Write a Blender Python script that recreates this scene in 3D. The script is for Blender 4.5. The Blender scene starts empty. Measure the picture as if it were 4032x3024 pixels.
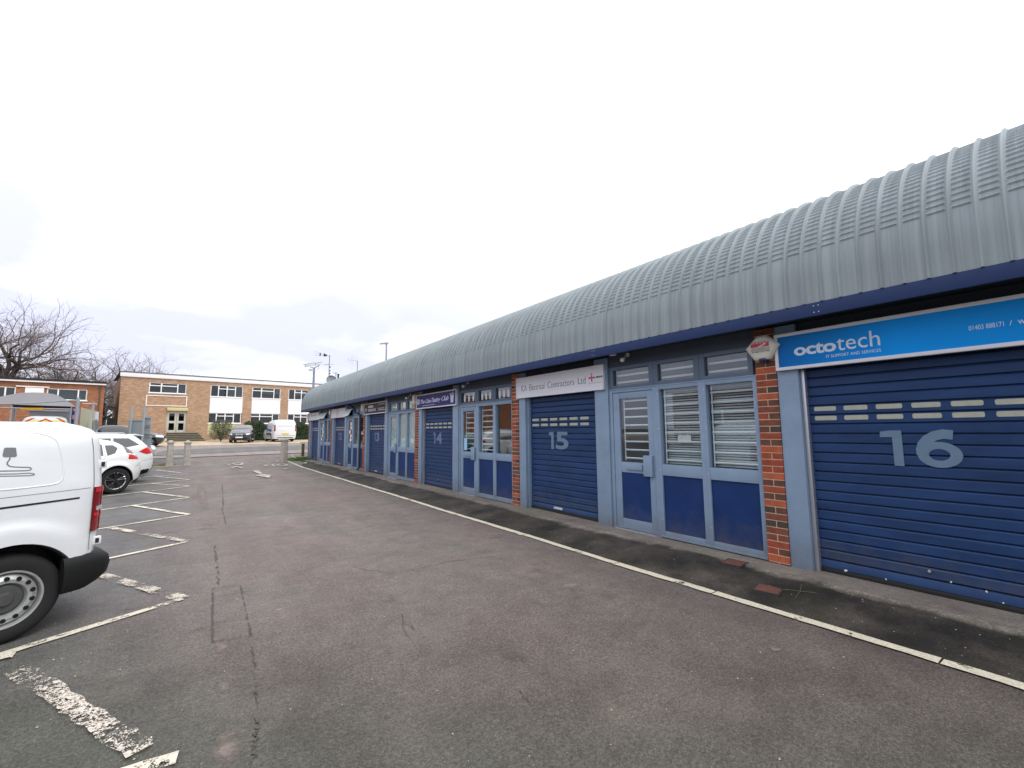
import bpy, bmesh, math, random
from mathutils import Vector, Matrix, Euler
R_ = math.radians
random.seed(7)
scene = bpy.context.scene
COL = scene.collection
# ------------------------------------------------------------------ camera
YAW, PIT, ROL, FPX = 0.62895, 0.1046035, -0.0100656, 1727.96
H = 1.6
fw = Vector((math.sin(YAW)*math.cos(PIT), math.cos(YAW)*math.cos(PIT), math.sin(PIT)))
rt0 = Vector((math.cos(YAW), -math.sin(YAW), 0)); up0 = rt0.cross(fw)
rt = math.cos(ROL)*rt0+math.sin(ROL)*up0; up = -math.sin(ROL)*rt0+math.cos(ROL)*up0
EYE = Vector((0, 0, H))
cd = bpy.data.cameras.new('camera'); cam = bpy.data.objects.new('camera', cd); COL.objects.link(cam)
cd.sensor_width = 36; cd.lens = FPX/4032*36; cd.clip_start = .05; cd.clip_end = 3000
m = Matrix.Identity(4)
for i in range(3):
    m[i][0] = rt[i]; m[i][1] = up[i]; m[i][2] = -fw[i]; m[i][3] = EYE[i]
cam.matrix_world = m
scene.camera = cam
def ray(px, py):
    return ((px-2016)*rt-(py-1512)*up+FPX*fw).normalized()
def terr(x, y):
    ks = [(-1e4, 0), (22, 0), (26, .07), (31, .25), (45, .73), (56, .8), (1e4, .8)]
    for (a, za), (b, zb) in zip(ks, ks[1:]):
        if y <= b:
            t = (y-a)/(b-a); return za+(zb-za)*t
    return .8
def G(px, py, off=0.0):                       # where a line of sight meets the ground
    v = ray(px, py); z = 0.0; p = None
    for _ in range(40):
        t = (z+off-H)/v.z; p = EYE+v*t; z = z*.5+.5*terr(p.x, p.y)
    return p
def WX(px, py, X):                            # on the plane x = X
    v = ray(px, py); return EYE+v*(X/v.x)
# ------------------------------------------------------------------ materials
MATS = {}
def lin(c):
    return tuple((x/255/12.92 if x/255 <= .04045 else ((x/255+.055)/1.055)**2.4) for x in c)
def mat(name, col, rough=.6, metal=0, spec=.5, noise=None, bump=None, coat=0, grime=None):
    """col linear rgb; noise=(scale, amount[, stretch xyz]); bump=(scale, strength, dist)"""
    if name in MATS: return MATS[name]
    M = bpy.data.materials.new(name); M.use_nodes = True; nt = M.node_tree; b = nt.nodes['Principled BSDF']
    b.inputs['Base Color'].default_value = (*col, 1); b.inputs['Roughness'].default_value = rough
    b.inputs['Metallic'].default_value = metal; b.inputs['Specular IOR Level'].default_value = spec
    b.inputs['Coat Weight'].default_value = coat
    if coat: b.inputs['Coat Roughness'].default_value = .05
    if noise or bump:
        tc = nt.nodes.new('ShaderNodeTexCoord')
    if noise:
        mp = nt.nodes.new('ShaderNodeMapping'); nt.links.new(tc.outputs['Object'], mp.inputs[0])
        if len(noise) > 2: mp.inputs['Scale'].default_value = noise[2]
        n = nt.nodes.new('ShaderNodeTexNoise'); n.inputs['Scale'].default_value = noise[0]; n.inputs['Detail'].default_value = 6
        n.inputs['Roughness'].default_value = .62
        nt.links.new(mp.outputs[0], n.inputs['Vector'])
        r = nt.nodes.new('ShaderNodeMapRange'); r.inputs[1].default_value = .25; r.inputs[2].default_value = .75
        r.inputs[3].default_value = 1-noise[1]; r.inputs[4].default_value = 1+noise[1]
        nt.links.new(n.outputs['Fac'], r.inputs[0])
        mx = nt.nodes.new('ShaderNodeVectorMath'); mx.operation = 'SCALE'; mx.inputs[0].default_value = col
        nt.links.new(r.outputs[0], mx.inputs['Scale']); nt.links.new(mx.outputs[0], b.inputs['Base Color'])
        rr = nt.nodes.new('ShaderNodeMapRange'); rr.inputs[3].default_value = rough-.08; rr.inputs[4].default_value = min(1, rough+.12)
        nt.links.new(n.outputs['Fac'], rr.inputs[0]); nt.links.new(rr.outputs[0], b.inputs['Roughness'])
    if grime:
        sp = nt.nodes.new('ShaderNodeSeparateXYZ'); tg = nt.nodes.new('ShaderNodeTexCoord'); nt.links.new(tg.outputs['Object'], sp.inputs[0])
        ng = nt.nodes.new('ShaderNodeTexNoise'); ng.inputs['Scale'].default_value = 6; ng.inputs['Detail'].default_value = 8; ng.inputs['Roughness'].default_value = .7; nt.links.new(tg.outputs['Object'], ng.inputs['Vector'])
        m1 = nt.nodes.new('ShaderNodeMath'); m1.operation = 'MULTIPLY_ADD'; nt.links.new(ng.outputs['Fac'], m1.inputs[0]); m1.inputs[1].default_value = -.9; nt.links.new(sp.outputs[2], m1.inputs[2])
        m2 = nt.nodes.new('ShaderNodeMapRange'); m2.inputs[1].default_value = -.05; m2.inputs[2].default_value = -.55; m2.inputs[3].default_value = 0; m2.inputs[4].default_value = .6; nt.links.new(m1.outputs[0], m2.inputs[0])
        gm_ = nt.nodes.new('ShaderNodeMix'); gm_.data_type = 'RGBA'; nt.links.new(m2.outputs[0], gm_.inputs[0]); gm_.inputs[7].default_value = (*grime, 1)
        src = b.inputs['Base Color'].links[0].from_socket; nt.links.new(src, gm_.inputs[6]); nt.links.new(gm_.outputs[2], b.inputs['Base Color'])
    if bump:
        n2 = nt.nodes.new('ShaderNodeTexNoise'); n2.inputs['Scale'].default_value = bump[0]; n2.inputs['Detail'].default_value = 4
        nt.links.new(tc.outputs['Object'], n2.inputs['Vector'])
        bp = nt.nodes.new('ShaderNodeBump'); bp.inputs['Strength'].default_value = bump[1]; bp.inputs['Distance'].default_value = bump[2]
        nt.links.new(n2.outputs['Fac'], bp.inputs['Height']); nt.links.new(bp.outputs[0], b.inputs['Normal'])
    MATS[name] = M
    return M
def brick_mat(name, axis, c1, c2, mortar, w=.225, h=.075, big=.25):
    M = bpy.data.materials.new(name); M.use_nodes = True; nt = M.node_tree; b = nt.nodes['Principled BSDF']
    b.inputs['Roughness'].default_value = .85
    tc = nt.nodes.new('ShaderNodeTexCoord'); sp = nt.nodes.new('ShaderNodeSeparateXYZ'); cb = nt.nodes.new('ShaderNodeCombineXYZ')
    nt.links.new(tc.outputs['Object'], sp.inputs[0])
    nt.links.new(sp.outputs[axis], cb.inputs[0]); nt.links.new(sp.outputs[2], cb.inputs[1])
    br = nt.nodes.new('ShaderNodeTexBrick'); nt.links.new(cb.outputs[0], br.inputs['Vector'])
    br.inputs['Color1'].default_value = (*c1, 1); br.inputs['Color2'].default_value = (*c2, 1); br.inputs['Mortar'].default_value = (*mortar, 1)
    br.inputs['Scale'].default_value = 1; br.inputs['Brick Width'].default_value = w; br.inputs['Row Height'].default_value = h
    br.inputs['Mortar Size'].default_value = .006; br.inputs['Mortar Smooth'].default_value = .3; br.inputs['Bias'].default_value = 0
    n = nt.nodes.new('ShaderNodeTexNoise'); n.inputs['Scale'].default_value = .9; n.inputs['Detail'].default_value = 8; n.inputs['Roughness'].default_value = .7
    nt.links.new(tc.outputs['Object'], n.inputs['Vector'])
    r = nt.nodes.new('ShaderNodeMapRange'); r.inputs[1].default_value = .3; r.inputs[2].default_value = .7; r.inputs[3].default_value = 1-big; r.inputs[4].default_value = 1+big
    nt.links.new(n.outputs['Fac'], r.inputs[0])
    v = nt.nodes.new('ShaderNodeVectorMath'); v.operation = 'SCALE'; nt.links.new(br.outputs['Color'], v.inputs[0]); nt.links.new(r.outputs[0], v.inputs['Scale'])
    # courses of flattish, patchy tone
    n3 = nt.nodes.new('ShaderNodeTexNoise'); n3.inputs['Scale'].default_value = 1; n3.inputs['Detail'].default_value = 3
    mp = nt.nodes.new('ShaderNodeMapping'); mp.inputs['Scale'].default_value = (2.2, 2.2, 13); nt.links.new(tc.outputs['Object'], mp.inputs[0]); nt.links.new(mp.outputs[0], n3.inputs['Vector'])
    r3 = nt.nodes.new('ShaderNodeMapRange'); r3.inputs[1].default_value = .35; r3.inputs[2].default_value = .65; r3.inputs[3].default_value = .8; r3.inputs[4].default_value = 1.25
    nt.links.new(n3.outputs['Fac'], r3.inputs[0])
    v2 = nt.nodes.new('ShaderNodeVectorMath'); v2.operation = 'SCALE'; nt.links.new(v.outputs[0], v2.inputs[0]); nt.links.new(r3.outputs[0], v2.inputs['Scale'])
    nt.links.new(v2.outputs[0], b.inputs['Base Color'])
    bp = nt.nodes.new('ShaderNodeBump'); bp.inputs['Strength'].default_value = .5; bp.inputs['Distance'].default_value = .01; bp.invert = True
    nt.links.new(br.outputs['Fac'], bp.inputs['Height']); nt.links.new(bp.outputs[0], b.inputs['Normal'])
    return M
def glass_mat(name, tint=(.8, .86, .85), f0=.09, wav=.0):
    M = bpy.data.materials.new(name); M.use_nodes = True; nt = M.node_tree; nt.nodes.clear()
    o = nt.nodes.new('ShaderNodeOutputMaterial'); mx = nt.nodes.new('ShaderNodeMixShader'); t = nt.nodes.new('ShaderNodeBsdfTransparent')
    g = nt.nodes.new('ShaderNodeBsdfGlossy'); g.inputs['Roughness'].default_value = .01; g.inputs['Color'].default_value = (.95, .97, 1, 1)
    t.inputs[0].default_value = (*tint, 1)
    lw = nt.nodes.new('ShaderNodeLayerWeight'); lw.inputs[0].default_value = .25
    mr = nt.nodes.new('ShaderNodeMapRange'); mr.inputs[3].default_value = f0; mr.inputs[4].default_value = .9
    pw = nt.nodes.new('ShaderNodeMath'); pw.operation = 'POWER'; pw.inputs[1].default_value = 2.2
    nt.links.new(lw.outputs['Facing'], pw.inputs[0]); nt.links.new(pw.outputs[0], mr.inputs[0]); nt.links.new(mr.outputs[0], mx.inputs[0])
    if wav:
        tc = nt.nodes.new('ShaderNodeTexCoord'); n = nt.nodes.new('ShaderNodeTexNoise'); n.inputs['Scale'].default_value = 2.5; n.inputs['Detail'].default_value = 1
        nt.links.new(tc.outputs['Object'], n.inputs['Vector'])
        bp = nt.nodes.new('ShaderNodeBump'); bp.inputs['Strength'].default_value = wav; bp.inputs['Distance'].default_value = .02
        nt.links.new(n.outputs['Fac'], bp.inputs['Height']); nt.links.new(bp.outputs[0], g.inputs['Normal'])
    nt.links.new(t.outputs[0], mx.inputs[1]); nt.links.new(g.outputs[0], mx.inputs[2]); nt.links.new(mx.outputs[0], o.inputs[0])
    return M
def asphalt_mat(name, base, tint2, dark, speck=.5, wet=0.0, fine=140, big=(.55, 1.5), moss=None, cracks=True, light_specks=True, zone=None):
    M = bpy.data.materials.new(name); M.use_nodes = True; nt = M.node_tree; b = nt.nodes['Principled BSDF']; L = nt.links.new; N = nt.nodes.new
    tc = N('ShaderNodeTexCoord')
    def noise(sc, det=5, ro=.6, vec=None):
        n = N('ShaderNodeTexNoise'); n.inputs['Scale'].default_value = sc; n.inputs['Detail'].default_value = det; n.inputs['Roughness'].default_value = ro
        L((vec or tc.outputs['Object']), n.inputs['Vector']); return n.outputs['Fac']
    def rng(f, a, b_, c, d):
        r = N('ShaderNodeMapRange'); r.inputs[1].default_value = a; r.inputs[2].default_value = b_; r.inputs[3].default_value = c; r.inputs[4].default_value = d; L(f, r.inputs[0]); return r.outputs[0]
    def mix(f, c1, c2):
        x = N('ShaderNodeMix'); x.data_type = 'RGBA'
        L(f, x.inputs[0])
        for i, c in ((6, c1), (7, c2)):
            if isinstance(c, tuple): x.inputs[i].default_value = (*c, 1)
            else: L(c, x.inputs[i])
        return x.outputs[2]
    def scl(c, f):
        v = N('ShaderNodeVectorMath'); v.operation = 'SCALE'; L(c, v.inputs[0]); L(f, v.inputs['Scale']); return v.outputs[0]
    c = mix(rng(noise(big[0], 7, .62), .38, .62, 0, 1), base, tint2)
    c = mix(rng(noise(big[1]*.37, 8, .6), .52, .72, 0, .7), c, dark)
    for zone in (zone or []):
        # zone = (axis, from, to, colour, wobble): ragged blend along one direction
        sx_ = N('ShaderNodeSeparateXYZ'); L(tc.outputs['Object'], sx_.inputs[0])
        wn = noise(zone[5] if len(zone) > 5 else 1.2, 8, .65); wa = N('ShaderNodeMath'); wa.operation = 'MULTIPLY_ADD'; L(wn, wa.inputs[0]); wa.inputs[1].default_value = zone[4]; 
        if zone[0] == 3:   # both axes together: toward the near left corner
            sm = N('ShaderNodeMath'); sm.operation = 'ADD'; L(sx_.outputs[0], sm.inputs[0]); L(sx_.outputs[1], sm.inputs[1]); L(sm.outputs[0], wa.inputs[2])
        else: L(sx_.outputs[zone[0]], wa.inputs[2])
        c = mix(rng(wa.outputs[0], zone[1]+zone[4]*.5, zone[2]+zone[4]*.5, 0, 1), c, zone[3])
    mpn = N('ShaderNodeMapping'); mpn.inputs['Scale'].default_value = (1.5, .16, 1); L(tc.outputs['Object'], mpn.inputs[0])
    c = scl(c, rng(noise(1.0, 5, .6, mpn.outputs[0]), .3, .7, .86, 1.15))
    c = scl(c, rng(noise(.55, 6, .62), .34, .66, .80, 1.2))
    c = scl(c, rng(noise(2.3, 7, .7), .3, .7, .82, 1.18))
    c = scl(c, rng(noise(1.7, 3, .5), .64, .72, 1, .72))
    gv = N('ShaderNodeTexVoronoi'); gv.inputs['Scale'].default_value = 95; L(tc.outputs['Object'], gv.inputs['Vector'])
    gs = N('ShaderNodeSeparateColor'); L(gv.outputs['Color'], gs.inputs[0])
    c = scl(c, rng(gs.outputs[0], 0, 1, 1-speck*.5, 1+speck*.5))
    c = mix(rng(noise(.9, 5, .6), .5, .7, 0, .35), c, (base[0]*.84, base[1]*.95, base[2]*.85))
    c = scl(c, rng(noise(7, 6, .7), .3, .7, .87, 1.13))
    f1 = noise(fine, 3, .8); c = scl(c, rng(f1, .32, .68, 1-speck, 1+speck))
    c = scl(c, rng(noise(fine*.35, 2, .7), .35, .65, 1-speck*.35, 1+speck*.35))
    if moss:
        c = mix(rng(noise(1.3, 8, .75), .52, .66, 0, .6), c, moss)
    if cracks:
        vv = N('ShaderNodeTexVoronoi'); vv.feature = 'DISTANCE_TO_EDGE'; vv.inputs['Scale'].default_value = .33
        ad = N('ShaderNodeVectorMath'); ad.operation = 'ADD'
        nz = N('ShaderNodeTexNoise'); nz.inputs['Scale'].default_value = 1.6; nz.inputs['Detail'].default_value = 8; L(tc.outputs['Object'], nz.inputs['Vector'])
        sc_ = N('ShaderNodeVectorMath'); sc_.operation = 'SCALE'; L(nz.outputs['Color'], sc_.inputs[0]); sc_.inputs['Scale'].default_value = .9
        L(tc.outputs['Object'], ad.inputs[0]); L(sc_.outputs[0], ad.inputs[1]); L(ad.outputs[0], vv.inputs['Vector'])
        line = rng(vv.outputs['Distance'], .0, .0022, 1, 0)
        keep = rng(noise(.45, 2, .5), .58, .66, 0, .7)
        ml = N('ShaderNodeMath'); ml.operation = 'MULTIPLY'; L(line, ml.inputs[0]); L(keep, ml.inputs[1])
        c = mix(ml.outputs[0], c, (dark[0]*.45, dark[1]*.45, dark[2]*.45))
    if light_specks:
        v2 = N('ShaderNodeTexVoronoi'); v2.inputs['Scale'].default_value = 9; L(tc.outputs['Object'], v2.inputs['Vector'])
        dots = rng(v2.outputs['Distance'], .03, .05, 1, 0)
        sel = N('ShaderNodeSeparateColor'); L(v2.outputs['Color'], sel.inputs[0]); s1 = rng(sel.outputs[0], .9, .92, 0, 1)
        m2 = N('ShaderNodeMath'); m2.operation = 'MULTIPLY'; L(dots, m2.inputs[0]); L(s1, m2.inputs[1])
        c = mix(m2.outputs[0], c, (.5, .48, .42))
        # scuffed pale smears
        c = mix(rng(noise(1.1, 9, .72), .67, .78, 0, .4), c, tuple(min(1, x*2.0) for x in base))
    L(c, b.inputs['Base Color'])
    b.inputs['Specular IOR Level'].default_value = .35
    L(rng(noise(.6, 4, .6), .4, .65, .82-wet, .62-wet), b.inputs['Roughness'])
    bp = N('ShaderNodeBump'); bp.inputs['Strength'].default_value = .55; bp.inputs['Distance'].default_value = .006; L(noise(fine*.8, 3, .7), bp.inputs['Height'])
    bp2 = N('ShaderNodeBump'); bp2.inputs['Strength'].default_value = .35; bp2.inputs['Distance'].default_value = .03; L(noise(5, 4, .6), bp2.inputs['Height']); L(bp2.outputs[0], bp.inputs['Normal'])
    L(bp.outputs[0], b.inputs['Normal'])
    return M
def paint_mat(name, col, wear=.5, scale=9):
    """worn road paint: real gaps where it has flaked away"""
    M = bpy.data.materials.new(name); M.use_nodes = True; nt = M.node_tree; b = nt.nodes['Principled BSDF']; L = nt.links.new; N = nt.nodes.new
    o = nt.nodes['Material Output']
    tc = N('ShaderNodeTexCoord')
    n = N('ShaderNodeTexNoise'); n.inputs['Scale'].default_value = scale; n.inputs['Detail'].default_value = 10; n.inputs['Roughness'].default_value = .75; L(tc.outputs['Object'], n.inputs['Vector'])
    nb = N('ShaderNodeTexNoise'); nb.inputs['Scale'].default_value = 3.1; nb.inputs['Detail'].default_value = 4; L(tc.outputs['Object'], nb.inputs['Vector'])
    ng = N('ShaderNodeTexNoise'); ng.inputs['Scale'].default_value = 120; ng.inputs['Detail'].default_value = 2; L(tc.outputs['Object'], ng.inputs['Vector'])
    ma = N('ShaderNodeMath'); ma.operation = 'MULTIPLY_ADD'; L(nb.outputs['Fac'], ma.inputs[0]); ma.inputs[1].default_value = .9; L(n.outputs['Fac'], ma.inputs[2])
    mg = N('ShaderNodeMath'); mg.operation = 'MULTIPLY_ADD'; L(ng.outputs['Fac'], mg.inputs[0]); mg.inputs[1].default_value = .35; L(ma.outputs[0], mg.inputs[2])
    r = N('ShaderNodeMapRange'); q_ = .5*wear+.155+.45+.175; r.inputs[1].default_value = q_-.025; r.inputs[2].default_value = q_+.025; L(mg.outputs[0], r.inputs[0])
    n2 = N('ShaderNodeTexNoise'); n2.inputs['Scale'].default_value = 60; n2.inputs['Detail'].default_value = 5; L(tc.outputs['Object'], n2.inputs['Vector'])
    r2 = N('ShaderNodeMapRange'); r2.inputs[1].default_value = .3; r2.inputs[2].default_value = .7; r2.inputs[3].default_value = .72; r2.inputs[4].default_value = 1.12; L(n2.outputs['Fac'], r2.inputs[0])
    v = N('ShaderNodeVectorMath'); v.operation = 'SCALE'; v.inputs[0].default_value = col; L(r2.outputs[0], v.inputs['Scale']); L(v.outputs[0], b.inputs['Base Color'])
    b.inputs['Roughness'].default_value = .8
    t = N('ShaderNodeBsdfTransparent'); mx = N('ShaderNodeMixShader'); L(r.outputs[0], mx.inputs[0]); L(t.outputs[0], mx.inputs[1]); L(b.outputs[0], mx.inputs[2]); L(mx.outputs[0], o.inputs[0])
    return M
GREY = lin((130, 152, 174)); NAVY = lin((30, 52, 112))
M_frame = mat('grey_blue_paint', GREY, .45, noise=(3, .12), grime=(.13, .115, .10), bump=(40, .06, .002))
M_panel = mat('navy_panel', (.010, .036, .135), .5, noise=(2.5, .2), spec=.2, grime=(.10, .09, .08))
M_shut = mat('navy_shutter', (.014, .045, .132), .48, noise=(1.8, .3, (1, 1, 3)), spec=.3, grime=(.09, .09, .085))
M_shutlow = mat('shutter_bottom_bar', (.022, .060, .16), .45, noise=(3, .2))
M_fascia = mat('navy_fascia', (.018, .038, .112), .5, spec=.25, noise=(1.0, .12))
M_dark = mat('dark_navy_timber', (.024, .032, .050), .7, noise=(2, .2))
M_roof = mat('grey_green_steel', (.285, .325, .335), .68, spec=.35, noise=(2.4, .24, (1, 9, .22)), bump=(60, .05, .002))
M_white = mat('white_paint', (.72, .73, .75), .45, noise=(4, .05))
M_upvc = mat('white_frame_plastic', (.86, .86, .87), .35)
M_alu = mat('brushed_aluminium', (.55, .57, .6), .35, metal=.7)
M_black = mat('black_rubber', (.012, .012, .013), .6, noise=(20, .3))
M_blackg = mat('black_gloss', (.01, .01, .012), .15)
M_slot = mat('cream_slot_plastic', (.42, .43, .34), .5, noise=(30, .12))
M_num = mat('pale_number_vinyl', lin((100, 126, 146)), .55, noise=(9, .12))
M_numf = mat('faded_number_vinyl', lin((105, 118, 150)), .6, noise=(16, .35))
M_conc = mat('bollard_concrete', (.34, .31, .27), .9, noise=(6, .3), bump=(60, .4, .006))
M_int = mat('interior_wall_paint', (.22, .22, .21), .8)
M_blind = mat('blind_slat', (.70, .74, .77), .5)
M_bar = mat('white_security_bar', (.88, .90, .92), .35)
M_mort = mat('brick_mortar', (.66, .53, .37), .9, noise=(40, .2), bump=(90, .4, .003))
M_brk = [mat('brick_red', (.30, .062, .027), .85, noise=(14, .35), bump=(90, .5, .004)), mat('brick_orange', (.42, .10, .04), .85, noise=(14, .35), bump=(90, .5, .004)),
         mat('brick_brown', (.13, .05, .032), .85, noise=(14, .35), bump=(90, .5, .004)), mat('brick_dark', (.07, .045, .035), .85, noise=(14, .3), bump=(90, .5, .004)), mat('brick_mid', (.2, .06, .035), .85, noise=(14, .35), bump=(90, .5, .004))]
M_glass = glass_mat('window_glass', (.90, .94, .94), .07, .012)
M_glassd = glass_mat('far_window_glass', (.5, .55, .56), .05, .05)
M_carglass = mat('car_glass', (.025, .03, .035), .06, spec=.8, coat=.6)
M_carwhite = mat('white_car_paint', (.78, .79, .79), .22, coat=1, spec=.5)
M_vanwhite = mat('white_van_paint', (.74, .76, .78), .3, coat=.8, noise=(1.4, .06, (1, 1, 2.5)))
M_red = mat('red_lamp_lens', (.22, .003, .006), .12, coat=1)
M_redb = mat('bright_red_lamp_lens', (.60, .022, .02), .15, coat=.6)
M_lens = mat('clear_lamp_lens', (.75, .77, .8), .1, coat=1, metal=.4)
M_chrome = mat('chrome_metal', (.75, .76, .78), .12, metal=1)
M_tyre = mat('tyre_rubber', (.011, .011, .012), .8, noise=(30, .25), bump=(60, .2, .003))
M_rim = mat('steel_rim_paint', (.42, .43, .42), .4, metal=.5, noise=(7, .2))
M_rimb = mat('black_alloy', (.015, .015, .017), .25)
M_plastic = mat('dark_bumper_plastic', (.007, .0075, .008), .6, spec=.3, noise=(50, .15), bump=(220, .15, .001))
M_seam = mat('panel_gap', (.05, .052, .055), .8)
M_galv = mat('galvanised_steel', (.33, .36, .39), .5, metal=.4, noise=(4, .1))
# ------------------------------------------------------------------ mesh building
class MB:
    def __init__(s): s.v = []; s.f = []; s.mi = []
    def add(s, vs, fs, mi=0):
        o = len(s.v); s.v += [tuple(p) for p in vs]
        for f in fs: s.f.append(tuple(o+i for i in f)); s.mi.append(mi)
        return s
    def box(s, x0, x1, y0, y1, z0, z1, mi=0):
        x0, x1 = sorted((x0, x1)); y0, y1 = sorted((y0, y1)); z0, z1 = sorted((z0, z1))
        return s.add([(x0, y0, z0), (x1, y0, z0), (x1, y1, z0), (x0, y1, z0), (x0, y0, z1), (x1, y0, z1), (x1, y1, z1), (x0, y1, z1)],
                     [(0, 3, 2, 1), (4, 5, 6, 7), (0, 1, 5, 4), (1, 2, 6, 5), (2, 3, 7, 6), (3, 0, 4, 7)], mi)
    def bbox(s, c, d, mi=0):
        return s.box(c[0]-d[0]/2, c[0]+d[0]/2, c[1]-d[1]/2, c[1]+d[1]/2, c[2]-d[2]/2, c[2]+d[2]/2, mi)
    def tube(s, pts, r, n=8, cap=True, mi=0):
        pts = [Vector(p) for p in pts]; rs = r if isinstance(r, (list, tuple)) else [r]*len(pts)
        prev = None; rings = []
        for i, p in enumerate(pts):
            d = (pts[min(i+1, len(pts)-1)]-pts[max(i-1, 0)]).normalized()
            if prev is None:
                a = Vector((0, 0, 1)) if abs(d.z) < .9 else Vector((1, 0, 0)); u = d.cross(a).normalized()
            else:
                u = (prev-d*prev.dot(d)); u = u.normalized() if u.length > 1e-6 else d.orthogonal().normalized()
            prev = u; w = d.cross(u); rings.append([p+(u*math.cos(2*math.pi*k/n)+w*math.sin(2*math.pi*k/n))*rs[i] for k in range(n)])
        vs = [q for rg in rings for q in rg]; fs = []
        for i in range(len(pts)-1):
            for k in range(n):
                k2 = (k+1) % n; fs.append((i*n+k, i*n+k2, (i+1)*n+k2, (i+1)*n+k))
        if cap: fs += [tuple(range(n))[::-1], tuple((len(pts)-1)*n+k for k in range(n))]
        return s.add(vs, fs, mi)
    def lathe(s, prof, c=(0, 0, 0), ax='z', n=32, mi=0):
        """prof = [(radius, height)]"""
        vs = []
        for (r, h) in prof:
            for k in range(n):
                a = 2*math.pi*k/n; p = (r*math.cos(a), r*math.sin(a), h)
                if ax == 'x': p = (p[2], p[0], p[1])
                if ax == 'y': p = (p[0], p[2], p[1])
                vs.append((p[0]+c[0], p[1]+c[1], p[2]+c[2]))
        fs = [(i*n+k, i*n+(k+1) % n, (i+1)*n+(k+1) % n, (i+1)*n+k) for i in range(len(prof)-1) for k in range(n)]
        return s.add(vs, fs, mi)
    def prism(s, poly, a, b, ax='x', mi=0):
        """poly of 2D points extruded from a to b along axis; x: (y,z)  y: (x,z)  z: (x,y)"""
        def P(p, h): return (h, p[0], p[1]) if ax == 'x' else ((p[0], h, p[1]) if ax == 'y' else (p[0], p[1], h))
        n = len(poly); vs = [P(p, a) for p in poly]+[P(p, b) for p in poly]
        fs = [tuple(range(n)), tuple(range(2*n-1, n-1, -1))]+[(i, (i+1) % n, n+(i+1) % n, n+i) for i in range(n)]
        return s.add(vs, fs, mi)
    def build(s, name, m, parent=None, off=(0, 0, 0), smooth=None, bevel=None, recalc=True):
        me = bpy.data.meshes.new(name)
        o3 = Vector(off) if not hasattr(off, 'location') else off.location
        me.from_pydata([(v[0]-o3[0], v[1]-o3[1], v[2]-o3[2]) for v in s.v], [], s.f); me.update()
        if recalc:
            bm = bmesh.new(); bm.from_mesh(me); bmesh.ops.recalc_face_normals(bm, faces=bm.faces)
            if bevel: bmesh.ops.bevel(bm, geom=[e for e in bm.edges if len(e.link_faces) == 2 and e.calc_face_angle(0) > .6], offset=bevel, segments=2, affect='EDGES', profile=.6)
            bm.to_mesh(me); bm.free()
        ms = m if isinstance(m, (list, tuple)) else [m]
        for q in ms: me.materials.append(q)
        if len(ms) > 1 and not bevel: me.polygons.foreach_set('material_index', s.mi)
        if smooth is not None or bevel:
            me.shade_smooth(); me.set_sharp_from_angle(angle=R_(smooth or 40))
        o = bpy.data.objects.new(name, me); COL.objects.link(o)
        if parent is not None: o.parent = parent
        return o
def tag(o, label=None, cat=None, group=None, kind=None):
    for k, v in (('label', label), ('category', cat), ('group', group), ('kind', kind)):
        if v: o[k] = v
    return o
def thing(name, label, cat, loc=(0, 0, 0), rz=0, group=None):
    o = bpy.data.objects.new(name, None); COL.objects.link(o); o.location = loc; o.rotation_euler = (0, 0, rz); o.empty_display_size = .2
    return tag(o, label, cat, group)
def copy_tree(o, parent=None):
    c = o.copy(); COL.objects.link(c)
    if parent is not None: c.parent = parent
    for ch in [q for q in bpy.data.objects if q.parent == o]: copy_tree(ch, c)
    return c
def text_mesh(s, bold=0.0, shear=0.0, space=1.0):
    cu = bpy.data.curves.new('txt', 'FONT'); cu.body = s; cu.size = 1; cu.offset = bold; cu.shear = shear; cu.space_character = space; cu.resolution_u = 3; cu.extrude = .004
    ob = bpy.data.objects.new('txt', cu); COL.objects.link(ob)
    dg = bpy.context.evaluated_depsgraph_get(); dg.update(); ev = ob.evaluated_get(dg); me = ev.to_mesh()
    vs = [tuple(v.co) for v in me.vertices]; fs = [tuple(p.vertices) for p in me.polygons]
    ev.to_mesh_clear(); bpy.data.objects.remove(ob); bpy.data.curves.remove(cu)
    return vs, fs
def text_wall(mb, s, X, yl, yr, z0, z1, bold=0.0, shear=0.0, space=1.0, slope=0, mi=0, th=.002):
    """lettering on a wall facing -x, fitted between yl (left seen from the yard) and yr"""
    vs, fs = text_mesh(s, bold, shear, space)
    xs = [v[0] for v in vs]; ys = [v[1] for v in vs]; a, b = min(xs), max(xs); c, d = min(ys), max(ys)
    out = []
    for v in vs:
        t = (v[0]-a)/(b-a); out.append((X-(th if v[2] > 0 else 0), yl+(yr-yl)*t, z0+(z1-z0)*(v[1]-c)/(d-c)+slope*t))
    mb.add(out, fs, mi)
# ------------------------------------------------------------------ ground
M_asph = asphalt_mat('yard_asphalt', (.165, .128, .116), (.112, .100, .088), (.080, .068, .062), speck=.6, zone=[(1, 6.5, .0, (.086, .071, .061), 3.2, .5), (0, .35, -1.0, (.092, .090, .088), 1.4, .7), (3, 5.0, 2.2, (.047, .049, .036), 1.8, .9)], wet=.05)  # Y and near-left zones paint vignette darkening into the colour; X zone: bay surface
M_apron = asphalt_mat('apron_asphalt', (.019, .0165, .013), (.075, .062, .050), (.011, .010, .008), speck=.5, moss=(.022, .026, .009), cracks=False, big=(1.6, 3.4), zone=[(0, 4.93, 5.03, (.24, .21, .17), .5, 1.1)])
M_cstrip = asphalt_mat('threshold_concrete', (.24, .21, .175), (.19, .165, .14), (.13, .115, .095), speck=.3, cracks=False, light_specks=False)
M_road = asphalt_mat('street_asphalt', (.235, .20, .18), (.19, .165, .155), (.15, .135, .125), speck=.25, fine=60)
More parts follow.
